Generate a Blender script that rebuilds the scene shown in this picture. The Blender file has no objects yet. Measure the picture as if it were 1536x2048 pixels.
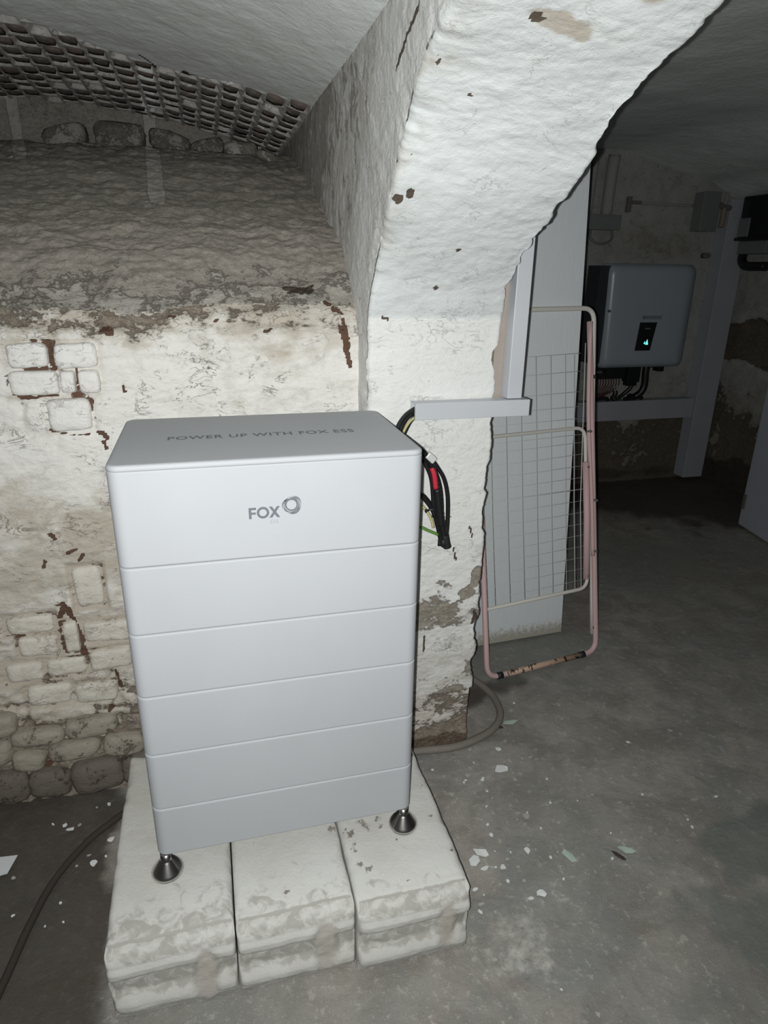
import bpy, bmesh, math, random
import numpy as np
from mathutils import Vector, Matrix, Euler

C = bpy.context.scene.collection
rad = math.radians
PI = math.pi

# ------------------------------------------------------------------ camera
cam_d = bpy.data.cameras.new('camera')
cam = bpy.data.objects.new('camera', cam_d); C.objects.link(cam)
cam.location = (.1830, -1.1481, 1.4410)
cam.rotation_euler = Euler((rad(69.675), rad(-.848), rad(-14.708)), 'XYZ')
cam_d.sensor_width = 36; cam_d.sensor_fit = 'AUTO'
cam_d.lens = 1313.75 / 2048 * 36
cam_d.clip_start = .02
bpy.context.scene.camera = cam

# ------------------------------------------------------------------ world, flash, exposure
W = bpy.data.worlds.new('world'); bpy.context.scene.world = W; W.use_nodes = True
W.node_tree.nodes['Background'].inputs[0].default_value = (.55, .62, .68, 1)
W.node_tree.nodes['Background'].inputs[1].default_value = .02
fl = bpy.data.lights.new('phone_flash', 'SPOT'); fl.energy = 106; fl.spot_size = rad(146); fl.spot_blend = 1.0; fl.shadow_soft_size = .004; fl.color = (.982, 1, .985)
flo = bpy.data.objects.new('phone_flash', fl); C.objects.link(flo)
flo.rotation_euler = cam.rotation_euler
flo.location = cam.location + cam.rotation_euler.to_matrix() @ Vector((-.022, -.004, 0))
sc = bpy.context.scene
sc.view_settings.view_transform = 'Standard'; sc.view_settings.look = 'None'
sc.view_settings.exposure = 0; sc.view_settings.gamma = 1; sc.view_settings.use_curve_mapping = False

rng = random.Random(7)
# ------------------------------------------------------------------ numpy noise
def _hash(ix, iy, iz, seed):
    h = (ix.astype(np.uint32) * np.uint32(374761393)) ^ (iy.astype(np.uint32) * np.uint32(668265263)) ^ (iz.astype(np.uint32) * np.uint32(2147483647)) ^ np.uint32(seed * 7919 + 13)
    h = (h ^ (h >> np.uint32(13))) * np.uint32(1274126177)
    h = h ^ (h >> np.uint32(16))
    h = h * np.uint32(2246822519); h = h ^ (h >> np.uint32(15))
    return (h & np.uint32(0xffff)).astype(np.float64) / 65535.
def vnoise(p, scale, seed=0):
    q = p * scale
    i = np.floor(q).astype(np.int64); f = q - i; f = f * f * (3 - 2 * f)
    out = 0
    for a in (0, 1):
        for b in (0, 1):
            for c in (0, 1):
                w = (f[..., 0] if a else 1 - f[..., 0]) * (f[..., 1] if b else 1 - f[..., 1]) * (f[..., 2] if c else 1 - f[..., 2])
                out = out + w * _hash(i[..., 0] + a, i[..., 1] + b, i[..., 2] + c, seed)
    return out
def fbm(p, scale, octv=4, gain=.5, seed=0):
    s = 0; a = 1; t = 0
    for k in range(octv):
        s = s + a * vnoise(p + k * 17.31, scale, seed + k); t += a; a *= gain; scale *= 2.03
    return s / t - .5
def sstep(a, b, x):
    t = np.clip((x - a) / (b - a), 0, 1); return t * t * (3 - 2 * t)
def seg(x, z, p0, p1, w, nz=0):
    p0 = np.array(p0); p1 = np.array(p1); d = p1 - p0; L = d @ d + 1e-12
    t = np.clip(((x - p0[0]) * d[0] + (z - p0[1]) * d[1]) / L, 0, 1)
    dist = np.hypot(x - p0[0] - t * d[0], z - p0[1] - t * d[1]) + nz * w
    return 1 - sstep(w * .6, w * 1.3, dist)
def poly(x, z, pts, w, nz=0):
    m = np.zeros_like(x)
    for a, b in zip(pts[:-1], pts[1:]): m = np.maximum(m, seg(x, z, a, b, w, nz))
    return m
def blob(x, z, c, r, nz=0, soft=.6):
    d = np.sqrt(((x - c[0]) / r[0]) ** 2 + ((z - c[1]) / r[1]) ** 2) + nz
    return 1 - sstep(1 - soft, 1 + soft * .5, d)

# ------------------------------------------------------------------ object helpers
def link(name, me, m=None, parent=None, smooth=False):
    o = bpy.data.objects.new(name, me); C.objects.link(o)
    if m is not None: me.materials.append(m)
    if smooth and me.polygons: me.polygons.foreach_set('use_smooth', [True] * len(me.polygons))
    if parent is not None:
        o.parent = parent
        o.matrix_parent_inverse = parent.matrix_world.inverted() if False else Matrix.Translation(-Vector(parent.location)) if parent.rotation_euler[:] == (0, 0, 0) else (Matrix.Translation(parent.location) @ parent.rotation_euler.to_matrix().to_4x4()).inverted()
    return o
def obj(name, bm, m, parent=None, smooth=False):
    me = bpy.data.meshes.new(name); bm.to_mesh(me); bm.free()
    return link(name, me, m, parent, smooth)
def thing(name, label, cat, loc, group=None):
    o = bpy.data.objects.new(name, None); C.objects.link(o); o.location = loc
    o.empty_display_size = .05
    return tag(o, label, cat, group)
def tag(o, label, cat, group=None):
    o['label'] = label; o['category'] = cat
    if group: o['group'] = group
    return o
def struct(o, label=None, cat='wall'):
    o['kind'] = 'structure'
    if label: o['label'] = label; o['category'] = cat
    return o
def grid_mesh(name, P, masks=None, flip=False):
    nu, nv = P.shape[:2]
    me = bpy.data.meshes.new(name)
    idx = np.arange(nu * nv).reshape(nu, nv)
    q = np.stack([idx[:-1, :-1], idx[1:, :-1], idx[1:, 1:], idx[:-1, 1:]], -1).reshape(-1, 4)
    if flip: q = q[:, ::-1]
    n = len(q)
    me.vertices.add(nu * nv); me.vertices.foreach_set('co', P.reshape(-1).astype(np.float32))
    me.loops.add(n * 4); me.loops.foreach_set('vertex_index', q.reshape(-1).astype(np.int32))
    me.polygons.add(n); me.polygons.foreach_set('loop_start', np.arange(0, n * 4, 4, dtype=np.int32))
    me.polygons.foreach_set('loop_total', np.full(n, 4, dtype=np.int32))
    me.polygons.foreach_set('use_smooth', np.ones(n, dtype=bool))
    me.update(calc_edges=True); me.validate()
    if masks is not None:
        at = me.color_attributes.new('mask', 'FLOAT_COLOR', 'POINT')
        col = np.ones((nu * nv, 4), np.float32)
        for k, m in enumerate(masks): col[:, k] = np.clip(m, 0, 1).reshape(-1)
        at.data.foreach_set('color', col.reshape(-1))
    return me
def add_box(bm, c, s, rot=None, bev=0, seg_=2):
    r = bmesh.ops.create_cube(bm, size=1)
    M = Matrix.Translation(c) @ (rot.to_4x4() if rot is not None else Matrix()) @ Matrix.Diagonal((*s, 1))
    bmesh.ops.transform(bm, matrix=M, verts=r['verts'])
    if bev:
        es = list({e for v in r['verts'] for e in v.link_edges})
        bmesh.ops.bevel(bm, geom=es, offset=bev, segments=seg_, affect='EDGES', profile=.5)
def box(name, lo, hi, m, parent=None, bev=0, seg_=2):
    bm = bmesh.new(); lo = Vector(lo); hi = Vector(hi)
    add_box(bm, (lo + hi) / 2, hi - lo, None, bev, seg_)
    return obj(name, bm, m, parent)
def smooth_path(pts, n=6):
    pts = [Vector(p) for p in pts]
    if len(pts) < 3: return pts
    P = [pts[0] * 2 - pts[1]] + pts + [pts[-1] * 2 - pts[-2]]
    out = []
    for i in range(1, len(P) - 2):
        p0, p1, p2, p3 = P[i - 1:i + 3]
        for k in range(n):
            t = k / n
            out.append(.5 * ((2 * p1) + (p2 - p0) * t + (2 * p0 - 5 * p1 + 4 * p2 - p3) * t * t + (3 * p1 - p0 - 3 * p2 + p3) * t ** 3))
    out.append(pts[-1]); return out
def add_tube(bm, pts, r, n=10, ny=None, rfun=None):
    """tube along a polyline with parallel transported frames"""
    pts = [Vector(p) for p in pts]; rings = []
    t0 = (pts[1] - pts[0]).normalized()
    a = t0.orthogonal().normalized()
    for i, p in enumerate(pts):
        t = ((pts[min(i + 1, len(pts) - 1)] - pts[max(i - 1, 0)])).normalized()
        a = (a - t * a.dot(t)).normalized(); b = t.cross(a)
        rr = rfun(i) if rfun else r
        rings.append([bm.verts.new(p + a * math.cos(2 * PI * k / n) * rr + b * math.sin(2 * PI * k / n) * rr) for k in range(n)])
    for A, B in zip(rings[:-1], rings[1:]):
        for k in range(n):
            f = bm.faces.new((A[k], A[(k + 1) % n], B[(k + 1) % n], B[k])); f.smooth = True
    bm.faces.new(rings[0][::-1]); bm.faces.new(rings[-1])
def tube(name, pts, r, m, parent=None, n=10, sm=6, rfun=None):
    bm = bmesh.new(); add_tube(bm, smooth_path(pts, sm) if sm else pts, r, n, rfun=rfun)
    bmesh.ops.recalc_face_normals(bm, faces=bm.faces)
    return obj(name, bm, m, parent)
def corner_path(pts, r, k=6):
    """polyline with filleted corners"""
    pts = [Vector(p) for p in pts]; out = [pts[0]]
    for a, b, c in zip(pts[:-2], pts[1:-1], pts[2:]):
        u = (a - b).normalized(); v = (c - b).normalized()
        p0 = b + u * r; p1 = b + v * r
        for i in range(k + 1):
            t = i / k; out.append(p0 * (1 - t) ** 2 + b * 2 * t * (1 - t) + p1 * t * t)
    out.append(pts[-1]); return out
def lathe(name, prof, m, parent, c, n=40):
    bm = bmesh.new(); rings = []
    for r, z in prof: rings.append([bm.verts.new((c[0] + r * math.cos(2 * PI * k / n), c[1] + r * math.sin(2 * PI * k / n), c[2] + z)) for k in range(n)])
    for A, B in zip(rings[:-1], rings[1:]):
        for k in range(n):
            f = bm.faces.new((A[k], A[(k + 1) % n], B[(k + 1) % n], B[k])); f.smooth = True
    bm.faces.new(rings[0][::-1]); bm.faces.new(rings[-1])
    return obj(name, bm, m, parent)
def rrect(x0, x1, y0, y1, r, n=8):
    out = []
    for cx, cy, a0 in ((x1 - r, y1 - r, 0), (x0 + r, y1 - r, 90), (x0 + r, y0 + r, 180), (x1 - r, y0 + r, 270)):
        a = rad(a0); out.append((cx + r * math.cos(a) + .004 * math.sin(a), cy + r * math.sin(a) - .004 * math.cos(a)))
        for k in range(n + 1):
            a = rad(a0 + 90 * k / n); out.append((cx + r * math.cos(a), cy + r * math.sin(a)))
        out.append((cx + r * math.cos(a) - .004 * math.sin(a), cy + r * math.sin(a) + .004 * math.cos(a)))
    return out
def prism(name, x0, x1, y0, y1, r, levels, m, parent):
    """rounded-rectangle body; levels = (z, inset)"""
    bm = bmesh.new(); rings = []
    for z, ins in levels:
        rings.append([bm.verts.new((x, y, z)) for x, y in rrect(x0 + ins, x1 - ins, y0 + ins, y1 - ins, max(r - ins, .002))])
    n = len(rings[0])
    for A, B in zip(rings[:-1], rings[1:]):
        for k in range(n):
            f = bm.faces.new((A[k], A[(k + 1) % n], B[(k + 1) % n], B[k])); f.smooth = True
    bm.faces.new(rings[0][::-1]); bm.faces.new(rings[-1])
    for e in bm.edges:
        if len(e.link_faces) == 2 and e.calc_face_angle(0) > .6: e.smooth = False
    return obj(name, bm, m, parent)
def text(name, body, size, M, m, parent, spacing=1.0, off=0, ext=.0002):
    cu = bpy.data.curves.new(name, 'FONT'); cu.body = body; cu.size = size; cu.extrude = ext; cu.offset = off
    cu.space_character = spacing; cu.align_x = 'LEFT'
    t = bpy.data.objects.new(name + '_tmp', cu); C.objects.link(t)
    dg = bpy.context.evaluated_depsgraph_get()
    me = bpy.data.meshes.new_from_object(t.evaluated_get(dg)); me.transform(M)
    bpy.data.objects.remove(t); bpy.data.curves.remove(cu)
    me.materials.clear()
    return link(name, me, m, parent), me
def lump(size, seed, amp=.06, cuts=3, p=3.2):
    """an irregular rounded block (stone / worn brick): superellipsoid grid with noise"""
    bm = bmesh.new(); bmesh.ops.create_cube(bm, size=2)
    bmesh.ops.subdivide_edges(bm, edges=bm.edges, cuts=cuts, use_grid_fill=True)
    co = np.array([v.co[:] for v in bm.verts])
    L = (np.abs(co) ** p).sum(1) ** (1 / p); co = co / L[:, None]
    co = co * (1 + amp * 2 * fbm(co + seed * 3.7, 1.5, 4, .7, seed)[:, None])
    for v, c in zip(bm.verts, co): v.co = Vector(c * np.array(size) / 2)
    for f in bm.faces: f.smooth = True
    return bm

# ------------------------------------------------------------------ materials
class N:
    def __init__(s, name):
        s.m = bpy.data.materials.new(name); s.m.use_nodes = True; s.t = s.m.node_tree; s.n = s.t.nodes; s.l = s.t.links
        s.b = s.n['Principled BSDF']; s.tc = s.n.new('ShaderNodeTexCoord'); s.co = s.tc.outputs['Object']
    def set(s, inp, v):
        if isinstance(v, bpy.types.NodeSocket): s.l.new(v, inp)
        elif isinstance(v, (tuple, list)) and len(v) == 3 and inp.type == 'RGBA': inp.default_value = (*v, 1)
        else: inp.default_value = v
    def noise(s, scale, detail=6, rough=.6, dist=0, co=None):
        n = s.n.new('ShaderNodeTexNoise'); s.l.new(co or s.co, n.inputs['Vector'])
        n.inputs['Scale'].default_value = scale; n.inputs['Detail'].default_value = detail; n.inputs['Roughness'].default_value = rough
        n.inputs['Distortion'].default_value = dist; return n.outputs[0]
    def scaled(s, v):
        n = s.n.new('ShaderNodeMapping'); s.l.new(s.co, n.inputs[0]); n.inputs['Scale'].default_value = v; return n.outputs[0]
    def math(s, op, a, b=0, clamp=False):
        n = s.n.new('ShaderNodeMath'); n.operation = op; n.use_clamp = clamp; s.set(n.inputs[0], a); s.set(n.inputs[1], b); return n.outputs[0]
    def rng(s, v, a, b, c=0, d=1):
        n = s.n.new('ShaderNodeMapRange'); n.interpolation_type = 'SMOOTHSTEP'; s.set(n.inputs[0], v)
        for k, x in enumerate((a, b, c, d)): n.inputs[k + 1].default_value = x
        return n.outputs[0]
    def mix(s, f, a, b):
        n = s.n.new('ShaderNodeMix'); n.data_type = 'RGBA'; s.set(n.inputs[0], f); s.set(n.inputs[6], a); s.set(n.inputs[7], b); return n.outputs[2]
    def mask(s):
        a = s.n.new('ShaderNodeAttribute'); a.attribute_name = 'mask'; q = s.n.new('ShaderNodeSeparateColor'); s.l.new(a.outputs['Color'], q.inputs[0]); return q.outputs
    def edges(s, scale, co=None, rnd=1):
        n = s.n.new('ShaderNodeTexVoronoi'); n.feature = 'DISTANCE_TO_EDGE'; s.l.new(co or s.co, n.inputs['Vector']); n.inputs['Scale'].default_value = scale
        return n.outputs['Distance']
    def warp(s, scale, amt, co=None):
        n = s.n.new('ShaderNodeTexNoise'); n.inputs['Scale'].default_value = scale; n.inputs['Detail'].default_value = 4; s.l.new(co or s.co, n.inputs['Vector'])
        v = s.n.new('ShaderNodeVectorMath'); v.operation = 'SCALE'; s.l.new(n.outputs['Color'], v.inputs[0]); v.inputs['Scale'].default_value = amt
        w = s.n.new('ShaderNodeVectorMath'); w.operation = 'ADD'; s.l.new(co or s.co, w.inputs[0]); s.l.new(v.outputs[0], w.inputs[1]); return w.outputs[0]
    def bump(s, h, dist, strength=1):
        n = s.n.new('ShaderNodeBump'); n.inputs['Distance'].default_value = dist; n.inputs['Strength'].default_value = strength; s.l.new(h, n.inputs['Height'])
        s.l.new(n.outputs[0], s.b.inputs['Normal'])
    def done(s, col, rough=.8, metal=0, spec=.3):
        s.set(s.b.inputs['Base Color'], col); s.set(s.b.inputs['Roughness'], rough); s.b.inputs['Metallic'].default_value = metal
        s.b.inputs['Specular IOR Level'].default_value = spec; return s.m
def plain(name, col, rough=.5, metal=0, spec=.4, grain=0, gscale=200, vary=.06):
    g = N(name); n = g.noise(6, 4); f = g.noise(gscale, 3)
    c = g.mix(g.rng(n, .3, .7), tuple(x * (1 - vary) for x in col), tuple(min(1, x * (1 + vary)) for x in col))
    if grain: g.bump(f, grain)
    return g.done(c, rough, metal, spec)

def masonry(name, white, beige, bare_a, bare_b, hole, attr=True, cov=.8, dirt=.2, crackamt=.75, horiz=1.6, bumpd=.006):
    """flaking lime paint over old plaster; mask R = paint coverage, G = dirt, B = bare brick/holes"""
    g = N(name)
    if attr: R, G, B = g.mask()[:3]
    else: R, G, B = cov, dirt, 0.0
    sq = g.scaled((1, 1, horiz))
    nl = g.noise(3.5, 4, .55); nm = g.noise(16, 8, .62, .4, sq); nf = g.noise(75, 8, .68, .3, sq); n2 = g.noise(9, 6, .6, .8, sq); n3 = g.noise(190, 3, .6)
    c = g.math('ADD', R, g.math('MULTIPLY', g.math('SUBTRACT', nm, .5), 1.15)); c = g.math('ADD', c, g.math('MULTIPLY', g.math('SUBTRACT', nf, .5), .7))
    pm = g.rng(c, .40, .52)
    d = g.math('ADD', G, g.math('MULTIPLY', g.math('SUBTRACT', n2, .5), 1.3)); d = g.math('ADD', d, g.math('MULTIPLY', g.math('SUBTRACT', nf, .5), .6))
    paint = g.mix(g.rng(d, .15, .95), white, beige)
    paint = g.mix(g.rng(nl, .45, .7, 0, .22), paint, tuple(x * .86 for x in white))
    bare = g.mix(g.rng(nf, .35, .65), bare_a, bare_b)
    col = g.mix(pm, bare, paint)
    # edges of the flakes gather dirt
    e = g.math('MULTIPLY', g.rng(c, .40, .47), g.rng(c, .50, .62, 1, 0))
    col = g.mix(g.math('MULTIPLY', e, .45), col, bare_a)
    k1 = g.noise(13, 5, .62, .8, g.scaled((1, 1, 1.8))); k2 = g.noise(27, 5, .65, .5, g.scaled((1.1, 1.1, 2.3)))
    l1 = g.rng(g.math('ABSOLUTE', g.math('SUBTRACT', k1, .53)), .0025, .011, 1, 0); l2 = g.rng(g.math('ABSOLUTE', g.math('SUBTRACT', k2, .47)), .004, .016, 1, 0)
    ck = g.math('MAXIMUM', g.math('MULTIPLY', l1, g.rng(g.noise(9, 4, .65), .50, .62)), g.math('MULTIPLY', l2, g.rng(g.noise(6.3, 5, .7), .55, .66)))
    ck = g.math('MULTIPLY', ck, crackamt)
    col = g.mix(ck, col, tuple(x * 1.5 for x in bare_a))
    hb = g.rng(g.math('ADD', B, g.math('MULTIPLY', g.math('SUBTRACT', nf, .5), .55)), .42, .58)
    col = g.mix(hb, col, g.mix(nm, hole, tuple(x * 1.9 for x in hole)))
    h = g.math('ADD', g.math('MULTIPLY', pm, .35), g.math('MULTIPLY', nf, .45)); h = g.math('ADD', h, g.math('MULTIPLY', nm, .6))
    h = g.math('SUBTRACT', h, g.math('MULTIPLY', ck, .35)); h = g.math('ADD', h, g.math('ADD', g.math('MULTIPLY', k1, .9), g.math('MULTIPLY', k2, .5))); h = g.math('SUBTRACT', h, g.math('MULTIPLY', hb, .5)); h = g.math('ADD', h, g.math('MULTIPLY', n3, .08))
    g.bump(h, bumpd)
    return g.done(col, .88, 0, .2)

M_wall = masonry('flaking_limewash', (.79, .775, .735), (.50, .445, .37), (.185, .15, .118), (.34, .29, .235), (.085, .050, .034))
M_ledge = masonry('bare_chute_mortar', (.44, .42, .385), (.37, .345, .305), (.255, .23, .198), (.345, .318, .28), (.06, .045, .035), crackamt=.5, horiz=1.4, bumpd=.008)
M_arch = masonry('arch_limewash', (.665, .69, .69), (.46, .415, .35), (.25, .22, .185), (.38, .345, .295), (.07, .055, .042), crackamt=.38, horiz=1.5, bumpd=.0035)
M_jamb = masonry('jamb_limewash', (.775, .775, .755), (.57, .545, .49), (.235, .205, .17), (.37, .335, .28), (.07, .055, .042), crackamt=.38, horiz=1.5, bumpd=.005)
M_arch_side = masonry('arch_side_plaster', (.80, .80, .785), (.64, .625, .59), (.36, .335, .295), (.50, .475, .435), (.08, .065, .05), crackamt=.5, horiz=.6, bumpd=.006)
M_vault = masonry('vault_plaster', (.84, .87, .86), (.70, .71, .69), (.46, .44, .41), (.60, .58, .54), (.06, .05, .04), crackamt=.35, horiz=1, bumpd=.004)
M_lime_brick = masonry('limewashed_brick', (.82, .805, .775), (.60, .55, .48), (.22, .15, .11), (.36, .28, .22), (.10, .05, .03), attr=False, cov=.84, dirt=.05, crackamt=.5, horiz=1)
M_beige_brick = masonry('beige_brick', (.68, .64, .57), (.48, .43, .36), (.20, .16, .125), (.31, .26, .21), (.09, .06, .045), attr=False, cov=.80, dirt=.35, crackamt=.5, horiz=1)
M_dirty_stone = masonry('dirty_stone', (.37, .335, .28), (.31, .275, .225), (.215, .185, .15), (.275, .24, .195), (.05, .04, .03), attr=False, cov=.62, dirt=.4, crackamt=.15, horiz=1)
M_dark_stone = masonry('dark_stone', (.175, .155, .13), (.155, .132, .11), (.115, .098, .08), (.15, .128, .104), (.05, .04, .03), attr=False, cov=.62, dirt=.4, crackamt=.15, horiz=1)
M_dark_rubble = masonry('chute_rubble', (.34, .325, .29), (.27, .25, .215), (.17, .15, .125), (.24, .215, .18), (.05, .04, .03), attr=False, cov=.5, dirt=.4, horiz=1)
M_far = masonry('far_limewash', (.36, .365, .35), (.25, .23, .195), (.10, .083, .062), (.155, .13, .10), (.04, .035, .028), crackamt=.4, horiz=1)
def soot_brick():
    g = N('soot_brick'); oi = g.n.new('ShaderNodeObjectInfo'); n = g.noise(40, 6, .65); n2 = g.noise(14, 4)
    a = g.mix(oi.outputs['Random'], (.06, .052, .047), (.19, .125, .10)); a = g.mix(g.rng(n2, .38, .7), a, (.17, .155, .14))
    a = g.mix(g.rng(n, .54, .66), a, (.36, .34, .31)); g.bump(n, .004); return g.done(a, .95, 0, .1)
M_soot = soot_brick()
def concrete():
    g = N('concrete_floor'); R, G, B = g.mask()[:3]
    n1 = g.noise(1.6, 6, .6, .5); n2 = g.noise(7, 8, .65, .6); n3 = g.noise(45, 8, .7); n4 = g.noise(260, 3, .6); n5 = g.noise(3.4, 5, .6, 1.2)
    c = g.mix(g.rng(n2, .36, .66), (.238, .220, .192), (.355, .331, .294)); c = g.mix(g.rng(n1, .42, .62, 0, .55), c, (.268, .272, .255))
    c = g.mix(g.rng(n5, .54, .66, 0, .5), c, (.225, .240, .228))
    c = g.mix(g.math('MULTIPLY', g.rng(n3, .56, .66), .5), c, (.53, .51, .465)); c = g.mix(g.math('MULTIPLY', g.rng(n4, .60, .70), .45), c, (.58, .56, .52))
    c = g.mix(g.rng(n3, .28, .42, .45, 0), c, (.16, .15, .132))
    pale = g.math('ADD', R, g.math('MULTIPLY', g.math('SUBTRACT', n3, .5), 1.1)); pale = g.math('ADD', pale, g.math('MULTIPLY', g.math('SUBTRACT', n2, .5), .9)); c = g.mix(g.rng(pale, .38, .85, 0, .62), c, (.60, .59, .54))
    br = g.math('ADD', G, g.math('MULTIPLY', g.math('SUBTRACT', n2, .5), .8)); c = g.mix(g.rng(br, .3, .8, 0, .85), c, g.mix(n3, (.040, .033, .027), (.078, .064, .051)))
    dk = g.math('ADD', B, g.math('MULTIPLY', g.math('SUBTRACT', n2, .5), .9)); c = g.mix(g.rng(dk, .35, .7, 0, .6), c, (.135, .160, .147))
    h = g.math('ADD', g.math('MULTIPLY', n2, .7), g.math('MULTIPLY', n3, .5)); h = g.math('ADD', h, g.math('MULTIPLY', n4, .12)); g.bump(h, .006)
    return g.done(c, g.rng(n2, .3, .7, .62, .85), 0, .3)
M_floor = concrete()
def aac():
    g = N('aerated_concrete'); R, G, B = g.mask()[:3]
    n1 = g.noise(7, 6, .6, .5); n2 = g.noise(34, 8, .65, .6); n3 = g.noise(150, 4, .7)
    c = g.mix(g.rng(n1, .35, .7, 0, .5), (.59, .585, .555), (.50, .488, .45))
    gr = g.math('ADD', R, g.math('MULTIPLY', g.math('SUBTRACT', n2, .5), 1.6)); c = g.mix(g.rng(gr, .42, .75, 0, .8), c, (.35, .34, .305))
    sp = g.math('ADD', G, g.math('MULTIPLY', g.math('SUBTRACT', g.noise(70, 8, .7), .5), 2.6)); c = g.mix(g.rng(sp, .62, .95, 0, .85), c, (.17, .145, .115))
    c = g.mix(g.rng(g.noise(3.2, 6, .7, 1.0), .50, .68, 0, .35), c, (.43, .415, .37)); c = g.mix(g.rng(n3, .24, .33, .4, 0), c, (.35, .34, .31))
    c = g.mix(g.rng(B, .3, .7, 0, .7), c, (.52, .475, .42))
    h = g.math('ADD', g.math('MULTIPLY', n2, .5), g.math('MULTIPLY', n3, .3)); g.bump(h, .003); return g.done(c, .92, 0, .15)
M_aac = aac()
def powder(name, col):
    g = N(name); n = g.noise(420, 3, .6); n2 = g.noise(3, 3)
    c = g.mix(g.rng(n2, .3, .7), tuple(x * .975 for x in col), tuple(x * 1.02 for x in col)); g.bump(n, .00035, .6); return g.done(c, .6, 0, .22)
M_case = powder('grey_powder_coat', (.415, .428, .448))
M_case_side = plain('dark_side_metal', (.12, .125, .14), .5)
M_print = plain('grey_print', (.135, .145, .165), .5, vary=.03)
M_print_pale = plain('pale_print', (.31, .32, .335), .5, vary=.02)
M_ring_light = plain('silver_print', (.36, .37, .40), .4, vary=.02)
M_topprint = plain('top_print', (.11, .115, .125), .5, vary=.03)
M_chrome = plain('chrome', (.62, .60, .58), .24, 1, .5, vary=.03)
M_rubber = plain('black_rubber', (.02, .02, .021), .55)
M_cable = plain('black_cable_sheath', (.014, .014, .015), .38, spec=.45)
M_red = plain('red_sleeve', (.55, .03, .05), .45)
M_green = plain('green_earth_wire', (.12, .26, .06), .45)
M_yellow = plain('yellow_stripe_wire', (.50, .46, .22), .45)
M_tagm = plain('pale_cable_label', (.60, .62, .60), .35)
M_pvc = plain('white_pvc', (.53, .55, .58), .38, spec=.4, vary=.02)
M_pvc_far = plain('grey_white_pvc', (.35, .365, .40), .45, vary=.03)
M_batten = plain('brown_batten', (.36, .31, .27), .8, grain=.001)
M_conduit = plain('dusty_conduit', (.20, .18, .155), .7, grain=.001)
M_hose = plain('dusty_dark_hose', (.055, .047, .040), .9, spec=.15, grain=.0015)
M_paper = plain('white_paper', (.62, .64, .66), .8)
M_flake = plain('white_paint_flake', (.74, .76, .75), .8)
M_flake_dull = plain('dull_paint_flake', (.40, .40, .36), .9)
M_mint = plain('mint_paint_flake', (.44, .54, .47), .8)
M_darkchip = plain('dark_chip', (.06, .045, .04), .8)
M_inv = plain('inverter_cover', (.33, .375, .41), .30, spec=.5, vary=.02)
M_black = plain('black_plastic', (.012, .013, .015), .3)
M_fin = plain('dark_heatsink', (.03, .032, .036), .5)
M_greybox = plain('grey_box_plastic', (.17, .18, .175), .6)
M_door = plain('painted_door', (.42, .45, .50), .5, vary=.04)
M_steel = plain('old_steel', (.14, .13, .12), .6)
M_tan = plain('tan_clay', (.24, .19, .15), .8)
def emit(name, col, s):
    g = N(name); g.set(g.b.inputs['Emission Color'], col); g.b.inputs['Emission Strength'].default_value = s; return g.done((0, 0, 0), .5)
M_led = emit('green_led', (.15, 1, .7), 1.6)
M_glyph = plain('screen_glyph', (.13, .15, .16), .4)
def board_mat():
    g = N('white_board'); sq = g.scaled((14, 14, 1.2)); n = g.noise(10, 6, .6, .3, sq); n2 = g.noise(60, 6, .7)
    sp = g.n.new('ShaderNodeSeparateXYZ'); g.l.new(g.co, sp.inputs[0])
    c = g.mix(g.rng(n, .35, .65), (.70, .735, .755), (.72, .755, .77))
    low = g.rng(g.math('ADD', sp.outputs[2], g.math('MULTIPLY', n2, -.14)), -.055, .0, 1, 0)
    c = g.mix(g.math('MULTIPLY', low, .75), c, (.30, .27, .18)); g.bump(n, .0008); return g.done(c, .5, 0, .35)
M_board = board_mat()
def worn(name, col, chip, amt):
    g = N(name); n = g.noise(26, 6, .65, .4); n2 = g.noise(5, 3); t = g.math('ADD', g.math('MULTIPLY', n, .7), g.math('MULTIPLY', n2, .3))
    m = g.rng(t, .5 + amt, .52 + amt); c = g.mix(m, col, chip); g.bump(m, .0006); return g.done(c, .55, 0, .4)
M_pink = worn('chipped_pink_paint', (.62, .43, .42), (.06, .04, .03), .135)
M_pinkrail = worn('rusted_pink_paint', (.55, .38, .28), (.05, .035, .025), .03)
M_cream = worn('chipped_cream_paint', (.66, .63, .58), (.07, .05, .04), .14)
M_wire = worn('white_coated_wire', (.62, .63, .62), (.2, .15, .1), .17)

# ================================================================== STRUCTURE
# floor ------------------------------------------------------------
def axis(parts):
    out = []
    for a, b, st in parts: out += list(np.arange(a, b - 1e-9, st))
    out.append(parts[-1][1]); return np.array(out)
xs = axis([(-1.47, -.5, .05), (-.5, 1.8, .014), (1.8, 3.76, .04)]); ys = axis([(-1.9, -.5, .06), (-.5, 1.0, .014), (1.0, 2.95, .04)])
X, Y = np.meshgrid(xs, ys, indexing='ij'); P = np.stack([X, Y, np.zeros_like(X)], -1)
nz = fbm(P, 9, 4, .6, 3)
P[..., 2] = .010 * fbm(P, 1.5, 3, .5, 1) * sstep(-.1, .4, np.abs(X - .28) - .35) + .004 * fbm(P, 12, 4, .6, 2)
P[..., 2] -= .006
Rm = .26 * blob(X, Y, (.74, -.18), (.17, .09), nz * 2.5) + .22 * blob(X, Y, (.95, -.12), (.38, .25), nz, .9) + .25 * blob(X, Y, (.9, .32), (.25, .16), nz, .9) + .30 * blob(X, Y, (.55, -.32), (.35, .08), nz) + .20 * blob(X, Y, (1.1, .50), (.5, .07), nz) + .14 * blob(X, Y, (1.05, .0), (.6, .3), nz, .9)
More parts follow.
